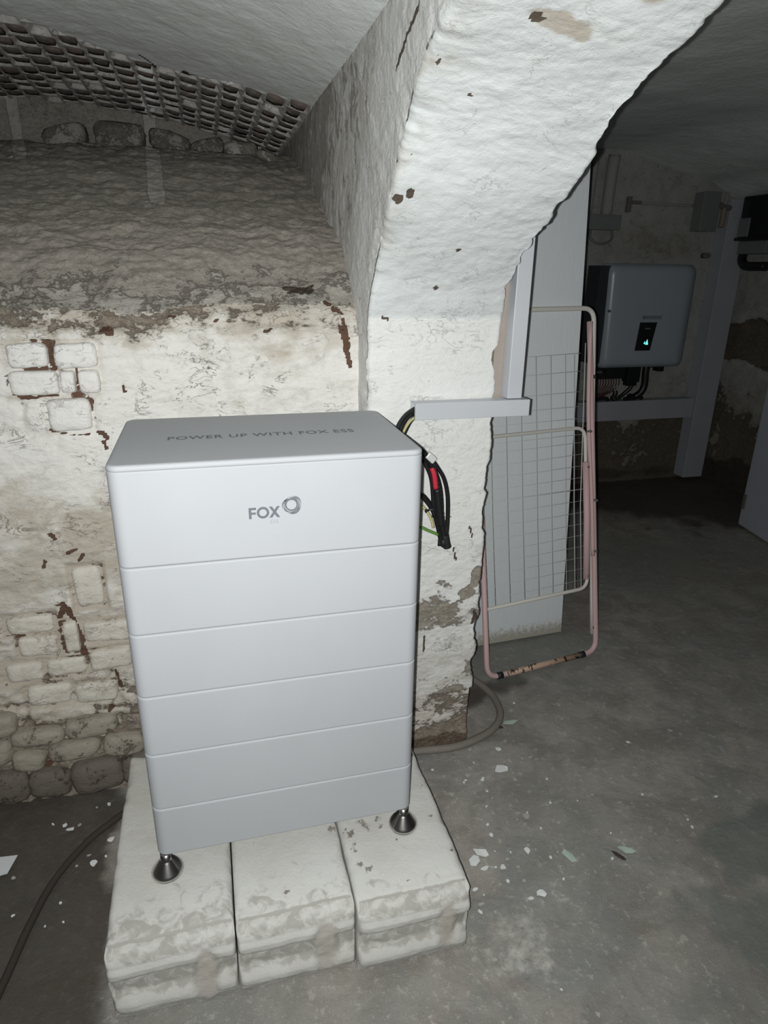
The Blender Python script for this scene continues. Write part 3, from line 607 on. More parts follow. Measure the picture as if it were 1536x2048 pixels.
# ================================================================== AERATED CONCRETE BLOCKS
def block(x0, x1, y0, y1, h, seed, label, spots, tilt=0):
    """a lying block: rounded worn arrises, front face with the grip rebates of its casting"""
    nx, ny_, nz = 34, 70, 34
    bm = bmesh.new(); vid = {}
    def gridface(fn, na, nb):
        V = [[bm.verts.new(fn(i / na, j / nb)) for j in range(nb + 1)] for i in range(na + 1)]
        for i in range(na):
            for j in range(nb): bm.faces.new((V[i][j], V[i + 1][j], V[i + 1][j + 1], V[i][j + 1])).smooth = True
    w, l = x1 - x0, y1 - y0
    gridface(lambda a, b: (a * w, b * l, h), nx, ny_)
    gridface(lambda a, b: (a * w, 0, b * h), nx, nz)
    gridface(lambda a, b: ((1 - a) * w, l, b * h), 12, 10)
    gridface(lambda a, b: (0, (1 - a) * l, b * h), ny_, nz)
    gridface(lambda a, b: (w, a * l, b * h), ny_, nz)
    bmesh.ops.remove_doubles(bm, verts=bm.verts, dist=1e-5)
    co = np.array([v.co[:] for v in bm.verts])
    # rounded worn edges through the distance to an inner box
    n1 = fbm(co + seed, 16, 4, .6, seed); n2 = fbm(co + seed, 45, 3, .6, seed + 1)
    r = .010 + .022 * np.clip(n1 * 2 + .10, 0, .6)
    out = co.copy()
    for ax, lo_, hi_ in ((0, 0, w), (1, 0, l), (2, 0, h)): pass
    dx = np.minimum(co[:, 0], w - co[:, 0]); dy = np.minimum(co[:, 1], l - co[:, 1]); dz = h - co[:, 2]
    ins = np.stack([np.clip(co[:, 0], r, w - r), np.clip(co[:, 1], r, l - r), np.minimum(co[:, 2], h - r)], 1)
    d = co - ins; L = np.linalg.norm(d, axis=1)
    k_ = np.where(L > r, r / np.maximum(L, 1e-9), 1); out = ins + d * k_[:, None]
    top = co[:, 2] > h - 1e-6; fr = co[:, 1] < 1e-6
    z_ = co[:, 2] / h
    # front: sloping lip, ridge, hollow, ridge, foot
    lip = sstep(.80, .97, z_) * .022; ridge = .006 * (sstep(.60, .63, z_) - sstep(.74, .77, z_)); hollow = -.010 * (sstep(.30, .34, z_) - sstep(.56, .60, z_)); foot = .007 * (sstep(.12, .15, z_) - sstep(.24, .28, z_)); base = -.008 * (1 - sstep(.0, .10, z_))
    post = blob(co[:, 0] / w, z_, (.72 + .03 * seed % .1, .45), (.10, .42), n1, .15)
    out[:, 1] += np.where(fr, lip - (ridge + hollow + foot + base) * (1 - post) + .004 * n2 + .008 * n1, (lip + .008 * n1) * (1 - sstep(.0, .06, co[:, 1])) * top)
    out[:, 2] += np.where(top, .003 * np.minimum(n2, 0), 0) - .009 * sstep(.0, .10, .10 - co[:, 1]) * sstep(.55, 1, z_)
    me_bm = bm
    for v, c_ in zip(bm.verts, out): v.co = Vector(c_)
    bmesh.ops.recalc_face_normals(bm, faces=bm.faces)
    me = bpy.data.meshes.new('aerated_concrete_block'); bm.to_mesh(me); bm.free(); me.materials.append(M_aac)
    R_ = np.where(fr, .30 + .35 * (sstep(.27, .33, z_) - sstep(.57, .62, z_)) + .28 * sstep(.76, .84, z_) - .25 * (ridge + foot > .003), .05) + np.where(top, .45 * (1 - sstep(.02, .20, co[:, 1] + .05 * n1)), 0) * spots[0] + np.where(top, .10, 0)
    G_ = np.zeros(len(co))
    for (sx, sy, sr) in spots[1]: G_ = np.maximum(G_, blob(co[:, 0], co[:, 1], (sx, sy), (sr, sr), n2 * 3, 1.0) * top)
    B_ = np.where(fr, post * .6, 0)
    at = me.color_attributes.new('mask', 'FLOAT_COLOR', 'POINT'); col = np.ones((len(co), 4), np.float32); col[:, 0] = R_; col[:, 1] = G_; col[:, 2] = B_
    at.data.foreach_set('color', np.clip(col, 0, 1).reshape(-1))
    o = bpy.data.objects.new('aerated_concrete_block', me); C.objects.link(o); o.location = (x0, y0, 0); o.rotation_euler.z = tilt
    return tag(o, label, 'block', 'aerated concrete blocks under the battery cabinet')
block(-.099, .150, -.156, .410, .1945, 1, 'white aerated concrete block under the left chrome foot, top most pitted', (1.0, [(.03, .30, .006)]))
block(.153, .399, -.162, .408, .1945, 4, 'white aerated concrete block in the middle between the two footed blocks', (.7, [(.11, .06, .01), (.02, .1, .008), (.24, .14, .012), (.238, .20, .014), (.05, .2, .008)]))
block(.402, .654, -.182, .412, .1945, 9, 'white aerated concrete block under the right chrome foot, speckled with dark stains', (.45, [(.008, .205, .012), (.06, .205, .013), (.055, .222, .010), (.02, .185, .015), (.02, .145, .013), (.025, .165, .01), (.112, .155, .014), (.122, .150, .010), (.03, .11, .012), (.045, .095, .012), (.05, .23, .01), (.10, .225, .01), (.12, .04, .008), (.19, .06, .012), (.17, .12, .01), (.10, .2, .01), (.22, .2, .014), (.2, .35, .012), (.235, .1, .01), (.03, .2, .01), (.23, .3, .01), (.235, .42, .02)]))

# ================================================================== BATTERY CABINET
bx = thing('battery_cabinet', 'light grey stacked home battery cabinet standing on white blocks', 'battery cabinet', (.285, .19, .195))
Z0 = .25; wd, dp = .57, .38
zs_ = [0] + [.1254 + .1385 * i for i in range(5)]; zs_ = [0, .1246, .2632, .4017, .5402, .6787]
for i in range(5):
    z0, z1 = Z0 + zs_[i] , Z0 + zs_[i + 1]
    prism('battery_module', 0, wd, 0, dp, .022, [(z0 + .0004, .004), (z0 + .0012, .0012), (z0 + .003, 0), (z0 + .0045, 0), (z1 - .005, 0), (z1 - .0035, 0), (z1 - .0012, .0014), (z1 - .0004, .004)], M_case, bx)
zt = Z0 + .6787; H = Z0 + .8704
tm = prism('control_module', 0, wd, 0, dp, .022, [(zt + .0004, .004), (zt + .0012, .0012), (zt + .003, 0), (zt + .0045, 0), (H - .014, 0), (H - .0125, 0), (H - .0112, .0012), (H - .0108, .003)], M_case, bx)
lid = prism('lid', 0, wd, 0, dp, .022, [(H - .0107, .003), (H - .0102, .0006), (H - .0095, 0), (H - .0055, 0), (H - .003, .0008), (H - .0012, .0026), (H - .0003, .005), (H, .0085), (H, .0105)], M_case, bx)
for x in (.016, .553):
    for y in (.010, .368):
        ft = lathe('foot', [(.0300, .0028), (.0338, .0032), (.0345, .006), (.0338, .0085), (.0305, .0135), (.0165, .0330), (.0140, .0365), (.0118, .039), (.0118, .0552)], M_chrome, bx, (x, y, .195))
        lathe('rubber_pad', [(.031, .0), (.0322, .0004), (.0322, .003), (.030, .0034)], M_rubber, ft, (x, y, .195))
# lettering FOX: flat print on the front
def flat(bm, pts, y, d=.0004):
    a = [bm.verts.new((x, y, z)) for x, z in pts]; b = [bm.verts.new((x, y - d, z)) for x, z in pts]
    bm.faces.new(b); n = len(a)
    for i in range(n): bm.faces.new((a[i], a[(i + 1) % n], b[(i + 1) % n], b[i]))
def ringshape(bm, outer, inner, y, d=.0004):
    n = len(outer); A = [bm.verts.new((x, y - d, z)) for x, z in outer]; B = [bm.verts.new((x, y - d, z)) for x, z in inner]
    A2 = [bm.verts.new((x, y, z)) for x, z in outer]; B2 = [bm.verts.new((x, y, z)) for x, z in inner]
    for i in range(n):
        j = (i + 1) % n; bm.faces.new((A[i], A[j], B[j], B[i])); bm.faces.new((A2[i], A2[j], A[j], A[i])); bm.faces.new((B[i], B[j], B2[j], B2[i]))
zb, zt_ = Z0 + .7570, Z0 + .7785; hh = zt_ - zb
bm = bmesh.new()
flat(bm, [(.2355, zb), (.2402, zb), (.2402, zt_), (.2355, zt_)], 0); flat(bm, [(.2402, zt_ - .0044), (.2490, zt_ - .0044), (.2490, zt_), (.2402, zt_)], 0); flat(bm, [(.2402, zb + .0082), (.2482, zb + .0082), (.2482, zb + .0123), (.2402, zb + .0123)], 0)
bmesh.ops.recalc_face_normals(bm, faces=bm.faces); obj('letter_f', bm, M_print, tm)
def ell(cx, cz_, rx, rz, n=48, rot=0, sq=0, ph=0):
    out = []
    for k in range(n):
        a = 2 * PI * k / n; m_ = 1 + sq * math.cos(3 * (a - ph)); x, z = rx * m_ * math.cos(a), rz * m_ * math.sin(a)
        out.append((cx + x * math.cos(rot) - z * math.sin(rot), cz_ + x * math.sin(rot) + z * math.cos(rot)))
    return out
bm = bmesh.new(); ringshape(bm, ell(.2612, zb + hh / 2, .0113, .0113), ell(.2612, zb + hh / 2, .0068, .0068), 0); obj('letter_o', bm, M_print, tm)
bm = bmesh.new(); flat(bm, [(.2722, zb), (.2778, zb), (.2922, zt_), (.2866, zt_)], 0); flat(bm, [(.2722, zt_), (.2778, zt_), (.2922, zb), (.2866, zb)], -.00005); bmesh.ops.recalc_face_normals(bm, faces=bm.faces); obj('letter_x', bm, M_print, tm)
cx, cz_ = .3148, Z0 + .7785
bm = bmesh.new(); ringshape(bm, ell(cx, cz_, .0178, .0172, rot=.5, sq=.06, ph=.4), ell(cx - .0010, cz_ + .0008, .0092, .0094, rot=.3), 0); obj('logo_ring', bm, M_print, tm)
bm = bmesh.new(); ringshape(bm, ell(cx - .0018, cz_ + .0014, .0136, .0136, rot=.5, sq=.05), ell(cx - .0013, cz_ + .0016, .0124, .0127, rot=.2, sq=.04, ph=.5), -.0003); ringshape(bm, ell(cx - .0004, cz_ + .0010, .0166, .0156, rot=1.0, sq=.05, ph=1), ell(cx - .0010, cz_ + .0002, .0160, .0147, rot=.7, sq=.05, ph=.6), -.0003); obj('logo_highlight', bm, M_ring_light, tm)
text('small_lettering', 'ESS', .0100, Matrix.Translation((.2735, -.0003, Z0 + .7455)) @ Matrix.Rotation(PI / 2, 4, 'X'), M_print_pale, tm, 1.15, ext=.0001)
o, me = text('top_lettering', 'POWER UP WITH FOX ESS', .036, Matrix(), M_topprint, lid, 1.12, off=.0006, ext=.0001)
co = np.array([v.co[:] for v in me.vertices]); x0, x1, y0, y1 = co[:, 0].min(), co[:, 0].max(), co[:, 1].min(), co[:, 1].max()
for v in me.vertices: v.co = ((v.co.x - x0) / (x1 - x0) * .374 + .096, (v.co.y - y0) / (y1 - y0) * .027 + .168, H + .0002 + v.co.z)

# ================================================================== CABLES BESIDE THE CABINET
cb = thing('cable_bundle', 'bundle of black cables hanging beside the battery cabinet from the white trunking', 'cable', (.70, .41, .75))
tube('cable', [(.692, .428, 1.108), (.68, .424, 1.108), (.655, .415, 1.095), (.632, .400, 1.070), (.628, .39, 1.04), (.650, .385, 1.030), (.68, .385, 1.020), (.706, .388, .995), (.728, .395, .955), (.738, .40, .90), (.744, .405, .84), (.755, .408, .78)], .0072, M_cable, cb)
tube('cable', [(.692, .430, 1.098), (.68, .430, 1.098), (.660, .425, 1.085), (.640, .41, 1.060), (.634, .40, 1.03), (.655, .395, 1.018), (.69, .395, 1.000), (.715, .40, .975), (.740, .41, .940), (.757, .415, .89), (.765, .418, .82), (.764, .418, .76), (.762, .415, .73)], .0062, M_cable, cb)
tube('cable', [(.692, .432, 1.086), (.684, .432, 1.086), (.672, .430, 1.075), (.655, .42, 1.05), (.640, .40, 1.03), (.60, .395, 1.01)], .0052, M_cable, cb)
tube('cable', [(.58, .40, .96), (.66, .40, .99), (.695, .402, .985), (.715, .402, .955), (.726, .402, .925), (.733, .405, .88), (.738, .405, .82)], .0058, M_cable, cb)
tube('cable', [(.56, .392, .97), (.64, .392, .915), (.690, .396, .893), (.716, .402, .868), (.738, .408, .835), (.752, .41, .795), (.765, .41, .745)], .0078, M_cable, cb)
tube('cable', [(.778, .412, .740), (.781, .414, .80), (.778, .414, .87), (.766, .414, .92), (.745, .41, .955), (.722, .405, .985)], .0058, M_cable, cb)
tube('cable', [(.775, .405, .735), (.766, .405, .78), (.755, .404, .83), (.748, .404, .87), (.744, .404, .91)], .0095, M_cable, cb)
tube('cable_end', [(.772, .405, .765), (.776, .405, .745), (.781, .406, .728)], .0115, M_rubber, cb, n=14)
tube('cable_end', [(.766, .400, .755), (.768, .400, .733)], .0065, M_rubber, cb, sm=0)
sl = tube('corrugated_sleeve', [(.741, .402, .905 - .006 * k) for k in range(16)] and [(.741 + .0009 * k, .399, .902 - .0055 * k) for k in range(20)], .0112, M_cable, cb, n=14, sm=0, rfun=lambda i: .0118 if i % 2 else .0100)
tube('red_sleeve', [(.722, .392, .962), (.729, .390, .940), (.735, .391, .905)], .0066, M_red, cb)['label'] = 'red sleeve'
tube('yellow_wire', [(.60, .40, .91), (.68, .402, .872), (.712, .405, .845), (.730, .405, .815), (.738, .405, .79)], .0040, M_yellow, cb)['label'] = 'pale yellow wire'
tube('yellow_wire', [(.69, .424, 1.093), (.668, .418, 1.080), (.650, .410, 1.058), (.636, .395, 1.03)], .0035, M_yellow, cb)['label'] = 'pale yellow wire'
tube('earth_wire', [(.60, .40, .83), (.69, .402, .800), (.724, .405, .782), (.752, .405, .768)], .0042, M_green, cb)['label'] = 'green earth wire'
bm = bmesh.new(); add_box(bm, (.716, .386, .991), (.028, .013, .019), Euler((0, .75, 0)).to_matrix(), .003); obj('cable_label', bm, M_tagm, cb)['label'] = 'pale wraparound cable label'
tube('zip_tie', [(.750, .398, .842), (.735, .392, .846), (.722, .394, .846), (.715, .398, .842)], .0030, M_cable, cb)
tube('zip_tie', [(.714, .398, .842), (.711, .398, .842)], .0055, M_cable, cb, sm=0)

# ================================================================== TRUNKING
def trunk(name, label, lo, hi, axis_, lidm=M_pvc, wall=.0025, side='y'):
    t_ = thing(name, label, 'cable trunking', (Vector(lo) + Vector(hi)) / 2)
    lo, hi = Vector(lo), Vector(hi); d = .010
    bm = bmesh.new()
    if axis_ == 0:
        add_box(bm, ((lo.x + hi.x) / 2, (lo.y + d + hi.y) / 2, hi.z - wall / 2 - .001), (hi.x - lo.x, hi.y - lo.y - d, wall)); add_box(bm, ((lo.x + hi.x) / 2, (lo.y + d + hi.y) / 2, lo.z + wall / 2 + .001), (hi.x - lo.x, hi.y - lo.y - d, wall))
        add_box(bm, ((lo.x + hi.x) / 2, hi.y - wall / 2, (lo.z + hi.z) / 2), (hi.x - lo.x, wall, hi.z - lo.z - .004))
        add_box(bm, (hi.x - wall / 2, (lo.y + hi.y) / 2 + .002, (lo.z + hi.z) / 2), (wall, hi.y - lo.y - .006, hi.z - lo.z - .004))
    else:
        for x in (lo.x + wall / 2 + .001, hi.x - wall / 2 - .001): add_box(bm, (x, (lo.y + d + hi.y) / 2, (lo.z + hi.z) / 2), (wall, hi.y - lo.y - d, hi.z - lo.z))
        add_box(bm, ((lo.x + hi.x) / 2, hi.y - wall / 2, (lo.z + hi.z) / 2), (hi.x - lo.x - .004, wall, hi.z - lo.z))
    obj('trunking_body', bm, lidm, t_)
    bm = bmesh.new(); add_box(bm, ((lo.x + hi.x) / 2, lo.y + d / 2, (lo.z + hi.z) / 2), (hi.x - lo.x, d, hi.z - lo.z), None, .0015)
    obj('trunking_lid', bm, lidm, t_); return t_
trunk('cable_trunking', 'white plastic cable trunking running level across the pier above the cables', (.677, .405, 1.084), (.990, .448, 1.127), 0)
trunk('cable_trunking', 'white plastic cable trunking rising upright beside the pier edge to the arch', (.932, .420, 1.128), (.972, .462, 1.62), 2)
bm = bmesh.new(); add_box(bm, (.934, .475, 1.37), (.058, .022, .50), None, .001); tag(obj('wood_batten', bm, M_batten), 'narrow brown batten between pier edge and upright white trunking', 'batten')

# ================================================================== WHITE BOARD BEHIND THE PIER
bd = bpy.data.objects.new('tmp', None)
bm = bmesh.new(); bw, bh_ = .55, 1.83
add_box(bm, (-bw / 2, .013, bh_ / 2 - .0), (bw, .026, bh_), None, .002, 2)
bmesh.ops.subdivide_edges(bm, edges=[e for e in bm.edges if abs((e.verts[0].co - e.verts[1].co).z) > 1], cuts=40)
for v in bm.verts:   # swollen, nibbled foot
    if v.co.z < .08: v.co.y += .002 * math.sin(v.co.x * 60)
o = obj('white_board', bm, M_board); o.location = (1.556, 1.022, .002); o.rotation_euler = (rad(-5.2), 0, rad(3.4))
tag(o, 'tall white board leaning behind the pier and the drying rack', 'board')

# ================================================================== DRYING RACK (folded, leaning)
b0 = Vector((1.129, .767, .010)); uu = Vector((.98914, .14695, 0)); vv = Vector((-.02899, .19517, .98034)); nn_ = uu.cross(vv).normalized()
if nn_.y > 0: nn_ = -nn_
def rk(u, v, w=0): return b0 + uu * u + vv * v + nn_ * w
rack = thing('drying_rack', 'folded pink and cream metal drying rack leaning on the white board', 'drying rack', (1.36, .82, 0))
fr_ = tube('floor_frame', corner_path([rk(-.022, .62), rk(-.024, .002), rk(.484, .002), rk(.478, .55), rk(.468, 1.285)], .055), .0105, M_pink, rack, n=14, sm=0); fr_['label'] = 'chipped pink tube frame'
tube('bare_rail', [rk(.06, .002, .0006), rk(.40, .002, .0006)], .0110, M_pinkrail, rack, n=14, sm=0)['label'] = 'bottom rail with paint worn to rust'
for u in (.030, .412): tube('rubber_ring', [rk(u - .012, .002), rk(u + .012, .002)], .0130, M_rubber, rack, n=14, sm=0)
tube('top_frame', corner_path([rk(-.01, .55, -.022), rk(-.012, 1.330, -.022), rk(.508, 1.336, -.022), rk(.496, .98, -.022), rk(.487, .30, -.022), rk(.482, .07, -.02)], .05), .0088, M_cream, rack, n=14, sm=0)['label'] = 'cream painted upper tube'
tube('inner_frame', corner_path([rk(-.01, .265, -.012), rk(-.012, .896, -.012), rk(.452, .899, -.012), rk(.455, .268, -.012), rk(-.01, .265, -.012)], .045), .0068, M_cream, rack, n=12, sm=0)['label'] = 'cream painted wing frame'
sb_ = tube('strut', [rk(.434, .77, .012), rk(.436, .55, .012), rk(.430, .315, .012)], .0125, M_pink, rack, n=12, sm=0, rfun=lambda i: .0125)
tube('strut', [rk(.470, 1.285, .004), rk(.452, .95, .008), rk(.463, .63, .008), rk(.468, .40, .006)], .0078, M_pink, rack, n=12)
for u, v in ((.436, .752), (.431, .328), (.500, 1.10), (.449, .885), (.470, .42), (.474, .62)):
    tube('rivet', [rk(u, v, .002), rk(u, v, .026)], .005, M_steel if v != 1.10 else M_rubber, rack, n=8, sm=0)
tube('clip', [rk(.488, 1.085, -.022), rk(.506, 1.085, -.022)], .0115, M_darkchip, rack, n=10, sm=0)
for i, v in enumerate([.30, .345, .39, .435, .48, .525, .57, .615, .66, .705, .75, .795, .84, .87, .93, .975, 1.03, 1.105, 1.17]):
    w = .0022 if v in (.66,) else .0011
    tube('wire', [rk(-.008, v, -.016), rk(.20, v + .003 * math.sin(i), -.017), rk(.446 if v < .9 else .44, v + .004, -.016)], w, M_wire, rack, n=6, sm=0)
for i, u in enumerate([.03, .095, .16, .225, .29, .355, .395, .425]):
    tube('wire', [rk(u, .262, -.013), rk(u + .002, .6, -.014), rk(u + (.034 if i == 7 else .012), 1.21 if i == 7 else 1.17, -.013)], .0011 if i < 6 else .0017, M_wire, rack, n=6, sm=0)

# ================================================================== FLOOR CONDUIT, HOSE, PAPER, CHIPS
tag(tube('floor_conduit', [(.60, .462, .014), (.66, .450, .014), (.742, .447, .014), (.848, .438, .014), (.932, .455, .014), (1.008, .490, .014), (1.062, .550, .014), (1.080, .63, .014), (1.074, .70, .014), (1.045, .78, .014), (1.0, .86, .014)], .0125, M_conduit, None, n=14), 'grey brown conduit curving along the floor around the pier foot', 'conduit')
tag(tube('rubber_hose', [(-.09, .475, .007), (-.134, .414, .007), (-.214, .336, .007), (-.279, .227, .007), (-.311, .112, .007), (-.329, .009, .007), (-.345, -.08, .007), (-.36, -.2, .007)], .0088, M_hose, None, n=12), 'dark dusty hose curving over the floor left of the blocks', 'hose')
bm = bmesh.new(); pts = [(-.385, .326), (-.398, .276), (-.44, .27), (-.43, .33)]
vs = [bm.verts.new((x, y, .004 + (.004 if i in (0, 3) else 0))) for i, (x, y) in enumerate(pts)]; f_ = bm.faces.new(vs); r_ = bmesh.ops.extrude_face_region(bm, geom=[f_])
for v in [g for g in r_['geom'] if isinstance(g, bmesh.types.BMVert)]: v.co.z += .0012
bmesh.ops.recalc_face_normals(bm, faces=bm.faces); tag(obj('paper_scrap', bm, M_paper), 'white paper scrap on the dark floor at the left picture edge', 'paper')
def chip(name, x, y, d, m, seed, label, group=None, asp=1.0, rot=None, z=.0006):
    r = random.Random(seed); n = r.randint(5, 8); bm = bmesh.new(); a0 = r.uniform(0, 6.28) if rot is None else rot
    top_, bot = [], []
    for k in range(n):
        a = 2 * PI * k / n + r.uniform(-.3, .3); q = d / 2 * r.uniform(.65, 1.1); px, py_ = q * math.cos(a) * asp, q * math.sin(a) / asp
        px, py_ = px * math.cos(a0) - py_ * math.sin(a0), px * math.sin(a0) + py_ * math.cos(a0)
        zz_ = r.uniform(0, .08) * d; top_.append(bm.verts.new((px, py_, zz_ + .0022))); bot.append(bm.verts.new((px, py_, zz_)))
    bm.faces.new(top_); bm.faces.new(bot[::-1])
    for k in range(n): bm.faces.new((bot[k], bot[(k + 1) % n], top_[(k + 1) % n], top_[k]))
    o = obj(name, bm, m); o.location = (x, y, z); return tag(o, label, 'paint flake' if 'flake' in name else 'chip', group)
chip('paint_flake', .755, .030, .036, M_flake, 1, 'large white paint flake nearest the right corner of the blocks, front one of a pair', asp=1.15, rot=.5)
chip('paint_flake', .785, .050, .034, M_flake, 22, 'large white paint flake lying behind another right of the blocks', asp=1.3, rot=-.6)
chip('paint_flake', .776, .002, .020, M_flake, 3, 'narrow white paint flake just in front of the pair of large flakes', asp=1.4, rot=.1)
chip('paint_flake', 1.085, .522, .040, M_mint, 4, 'pale mint paint flake beside the bend of the floor conduit', asp=1.6, rot=.1)
chip('paint_flake', .962, .322, .040, M_flake, 5, 'ragged white paint flake in the litter between pier and blocks', asp=1.2, rot=0)
chip('paint_flake', 1.006, -.015, .038, M_mint, 6, 'pale mint paint flake right of the litter, tall blotch shape', asp=.75, rot=.3)
chip('paint_flake', 1.166, -.036, .038, M_mint, 7, 'mint green paint flake beside a dark chip on the open floor', asp=1.5, rot=-.6)
chip('dark_chip', 1.133, -.046, .028, M_darkchip, 8, 'thin dark chip lying beside a mint flake on the open floor', asp=1.8, rot=-1.0)
chip('paint_flake', .883, -.098, .024, M_flake, 9, 'square white paint flake alone in front of the litter', asp=1.15, rot=0)
chip('paint_flake', .955, .134, .024, M_flake_dull, 10, 'dull rounded paint flake behind the litter right of the blocks', asp=1.1)
chip('dark_chip', 1.045, .505, .018, M_darkchip, 11, 'dark crumb touching the mint flake by the floor conduit')
chip('paint_flake', -.161, .328, .019, M_flake, 12, 'bright white flake on the dark floor near the left block edge')
chip('paint_flake', -.195, .259, .020, M_flake, 13, 'largest white flake on the dark floor left of the blocks')
chip('paint_flake', -.288, .408, .015, M_flake, 14, 'round white flake on the dark floor near the wall stones')
chip('paint_flake', -.271, .390, .017, M_flake, 15, 'oblong white flake beside the round flake near the wall stones', asp=1.4)
small = [(.993, .407, 20), (.853, .322, 18), (.891, .296, 16), (1.268, .499, 16), (.834, .097, 12), (.851, -.105, 12), (.821, -.005, 20), (.907, .027, 20), (.727, -.049, 12), (.816, -.046, 12), (.726, -.09, 11), (.75, -.118, 8), (.782, .261, 13), (1.419, .339, 13), (1.593, .356, 13), (1.182, .162, 9), (1.326, .127, 9), (1.393, .014, 8), (1.387, -.012, 10), (1.533, .068, 10), (1.045, -.076, 8), (.715, -.249, 11), (.703, -.224, 13), (.863, -.383, 12), (.715, -.108, 11), (1.048, .351, 9), (1.078, .35, 9), (1.146, .617, 11), (1.296, .568, 10), (.904, .428, 12), (-.181, .460, 11), (-.213, .455, 7), (-.249, .4, 10), (-.21, .288, 9), (-.167, .274, 8), (-.235, .261, 8), (-.255, .159, 9), (-.381, .261, 10), (-.357, .15, 9), (-.239, .104, 7), (-.278, .103, 6), (-.32, .42, 8), (.713, -.304, 11), (.793, -.051, 9), (.838, .133, 9), (.987, .272, 13), (.987, .482, 9)]
r = random.Random(3)
for k in range(55):
    small.append((r.gauss(.88, .13), r.gauss(.12, .2), r.uniform(4, 10)))
for i, (x, y, d) in enumerate(small):
    if i >= 47 and (x < .70 or y > .42): continue
    if x < 0: lb, gp = ('tiny pale paint flake on the dark floor between the hose and the blocks' if x > -.26 else 'tiny pale paint flake on the dark floor left of the hose'), 'tiny flakes left of the blocks'
    elif x > 1.1: lb, gp = 'small pale paint flake out on the open floor at the right', 'small flakes on the open floor'
    elif y > .27: lb, gp = 'small pale paint flake on the floor near the conduit and pier foot', 'small flakes near the pier foot'
    elif y < -.03: lb, gp = 'small pale paint flake on the floor beside the front corner of the blocks', 'small flakes by the front corner of the blocks'
    else: lb, gp = 'small pale paint flake in the litter right of the blocks', 'small flakes right of the blocks'
    if x < 0: gp += ' inside the hose' if x > -.26 else ' outside the hose'
    chip('paint_flake', x, y, d * .00105, M_flake if r.random() < .5 else M_flake_dull, 200 + i, lb, gp, asp=r.uniform(.9, 1.4))

# ================================================================== FAR WALL EQUIPMENT
inv = thing('inverter', 'grey white wall mounted inverter with small black screen on far wall', 'inverter', (2.96, 2.87, .86))
prism_ = None
bm = bmesh.new(); add_box(bm, (2.945, 2.825, 1.165), (.60, .09, .58), None, .01); obj('housing', bm, M_fin, inv)
for k in range(9):
    bm = bmesh.new(); add_box(bm, (2.627 - .0, 2.725 + k * .017, 1.18), (.075, .006, .60), None, .001); obj('heatsink_fin', bm, M_fin, inv)
bm = bmesh.new()
# curved front cover: bowed sheet with rounded corners
nu, nv = 24, 22; ins = .035; V = {}
x0, x1, z0, z1 = 2.640, 3.312, .852, 1.495
def cover_pt(a, b):
    x = x0 + (x1 - x0) * a; z = z0 + (z1 - z0) * b
    xx = x + (.022 * (1 - b) if a < .5 else -.0 * b); 
    y = 2.690 + .055 * max(0, (a - .85) / .15) ** 2 + .05 * max(0, (.06 - a) / .06) ** 2 + .05 * max(0, (b - .93) / .07) ** 2 + .02 * max(0, (.05 - b) / .05) ** 2
    return (xx - .03 * (0), y, z)
ringF = [[bm.verts.new(cover_pt(i / nu, j / nv)) for j in range(nv + 1)] for i in range(nu + 1)]
for i in range(nu):
    for j in range(nv): bm.faces.new((ringF[i][j], ringF[i + 1][j], ringF[i + 1][j + 1], ringF[i][j + 1])).smooth = True
edge_ = [ringF[i][0] for i in range(nu + 1)] + [ringF[nu][j] for j in range(1, nv + 1)] + [ringF[i][nv] for i in range(nu - 1, -1, -1)] + [ringF[0][j] for j in range(nv - 1, 0, -1)]
back = [bm.verts.new((v.co.x, 2.79, v.co.z)) for v in edge_]; ne = len(edge_)
for k in range(ne): bm.faces.new((edge_[k], back[k], back[(k + 1) % ne], edge_[(k + 1) % ne]))
bm.faces.new(back[::-1]); bmesh.ops.recalc_face_normals(bm, faces=bm.faces); cov = obj('front_cover', bm, M_inv, inv)
def quad(name, pts, m, parent, d=.004):
    bm = bmesh.new(); flat(bm, [(p[0], p[2]) for p in pts], pts[0][1], d); bm.faces.new(list(bm.verts)[:len(pts)]); bmesh.ops.recalc_face_normals(bm, faces=bm.faces); return obj(name, bm, m, parent)
scr = quad('screen', [(2.893, 2.690, .962), (3.005, 2.690, .962), (3.030, 2.690, 1.140), (2.905, 2.690, 1.140)], M_black, cov, .005); scr['label'] = 'small black display panel'
quad('screen_glyph', [(2.945, 2.685, 1.098), (2.985, 2.685, 1.098), (2.985, 2.685, 1.106), (2.945, 2.685, 1.106)], M_glyph, cov, .001)
bm = bmesh.new()
for pts in ([(2.950, 1.006), (2.961, 1.004), (2.958, 1.022)], [(2.963, 1.0), (2.984, 1.0), (2.974, 1.034)]): flat(bm, pts, 2.6848, .001)
bmesh.ops.recalc_face_normals(bm, faces=bm.faces); obj('status_light', bm, M_led, cov)['label'] = 'glowing green status marks'
quad('name_strip', [(2.918, 2.690, 1.160), (3.060, 2.690, 1.160), (3.062, 2.690, 1.182), (2.919, 2.690, 1.182)], plain('strip_grey', (.20, .22, .25), .5), cov, .001)
quad('name_strip_mark', [(2.921, 2.6888, 1.163), (2.936, 2.6888, 1.163), (2.937, 2.6888, 1.180), (2.922, 2.6888, 1.180)], M_print, cov, .001)
tube('screw', [(2.672, 2.70, 1.21), (2.672, 2.684, 1.21)], .008, M_steel, cov, n=8, sm=0)
bm = bmesh.new(); add_box(bm, (2.775, 2.775, .815), (.215, .07, .085), None, .006); obj('connector_block', bm, M_black, inv)
bm = bmesh.new(); add_box(bm, (2.955, 2.775, .80), (.095, .07, .11), None, .006); add_box(bm, (2.952, 2.775, .735), (.075, .055, .03), None, .006); obj('connector_block', bm, M_black, inv)
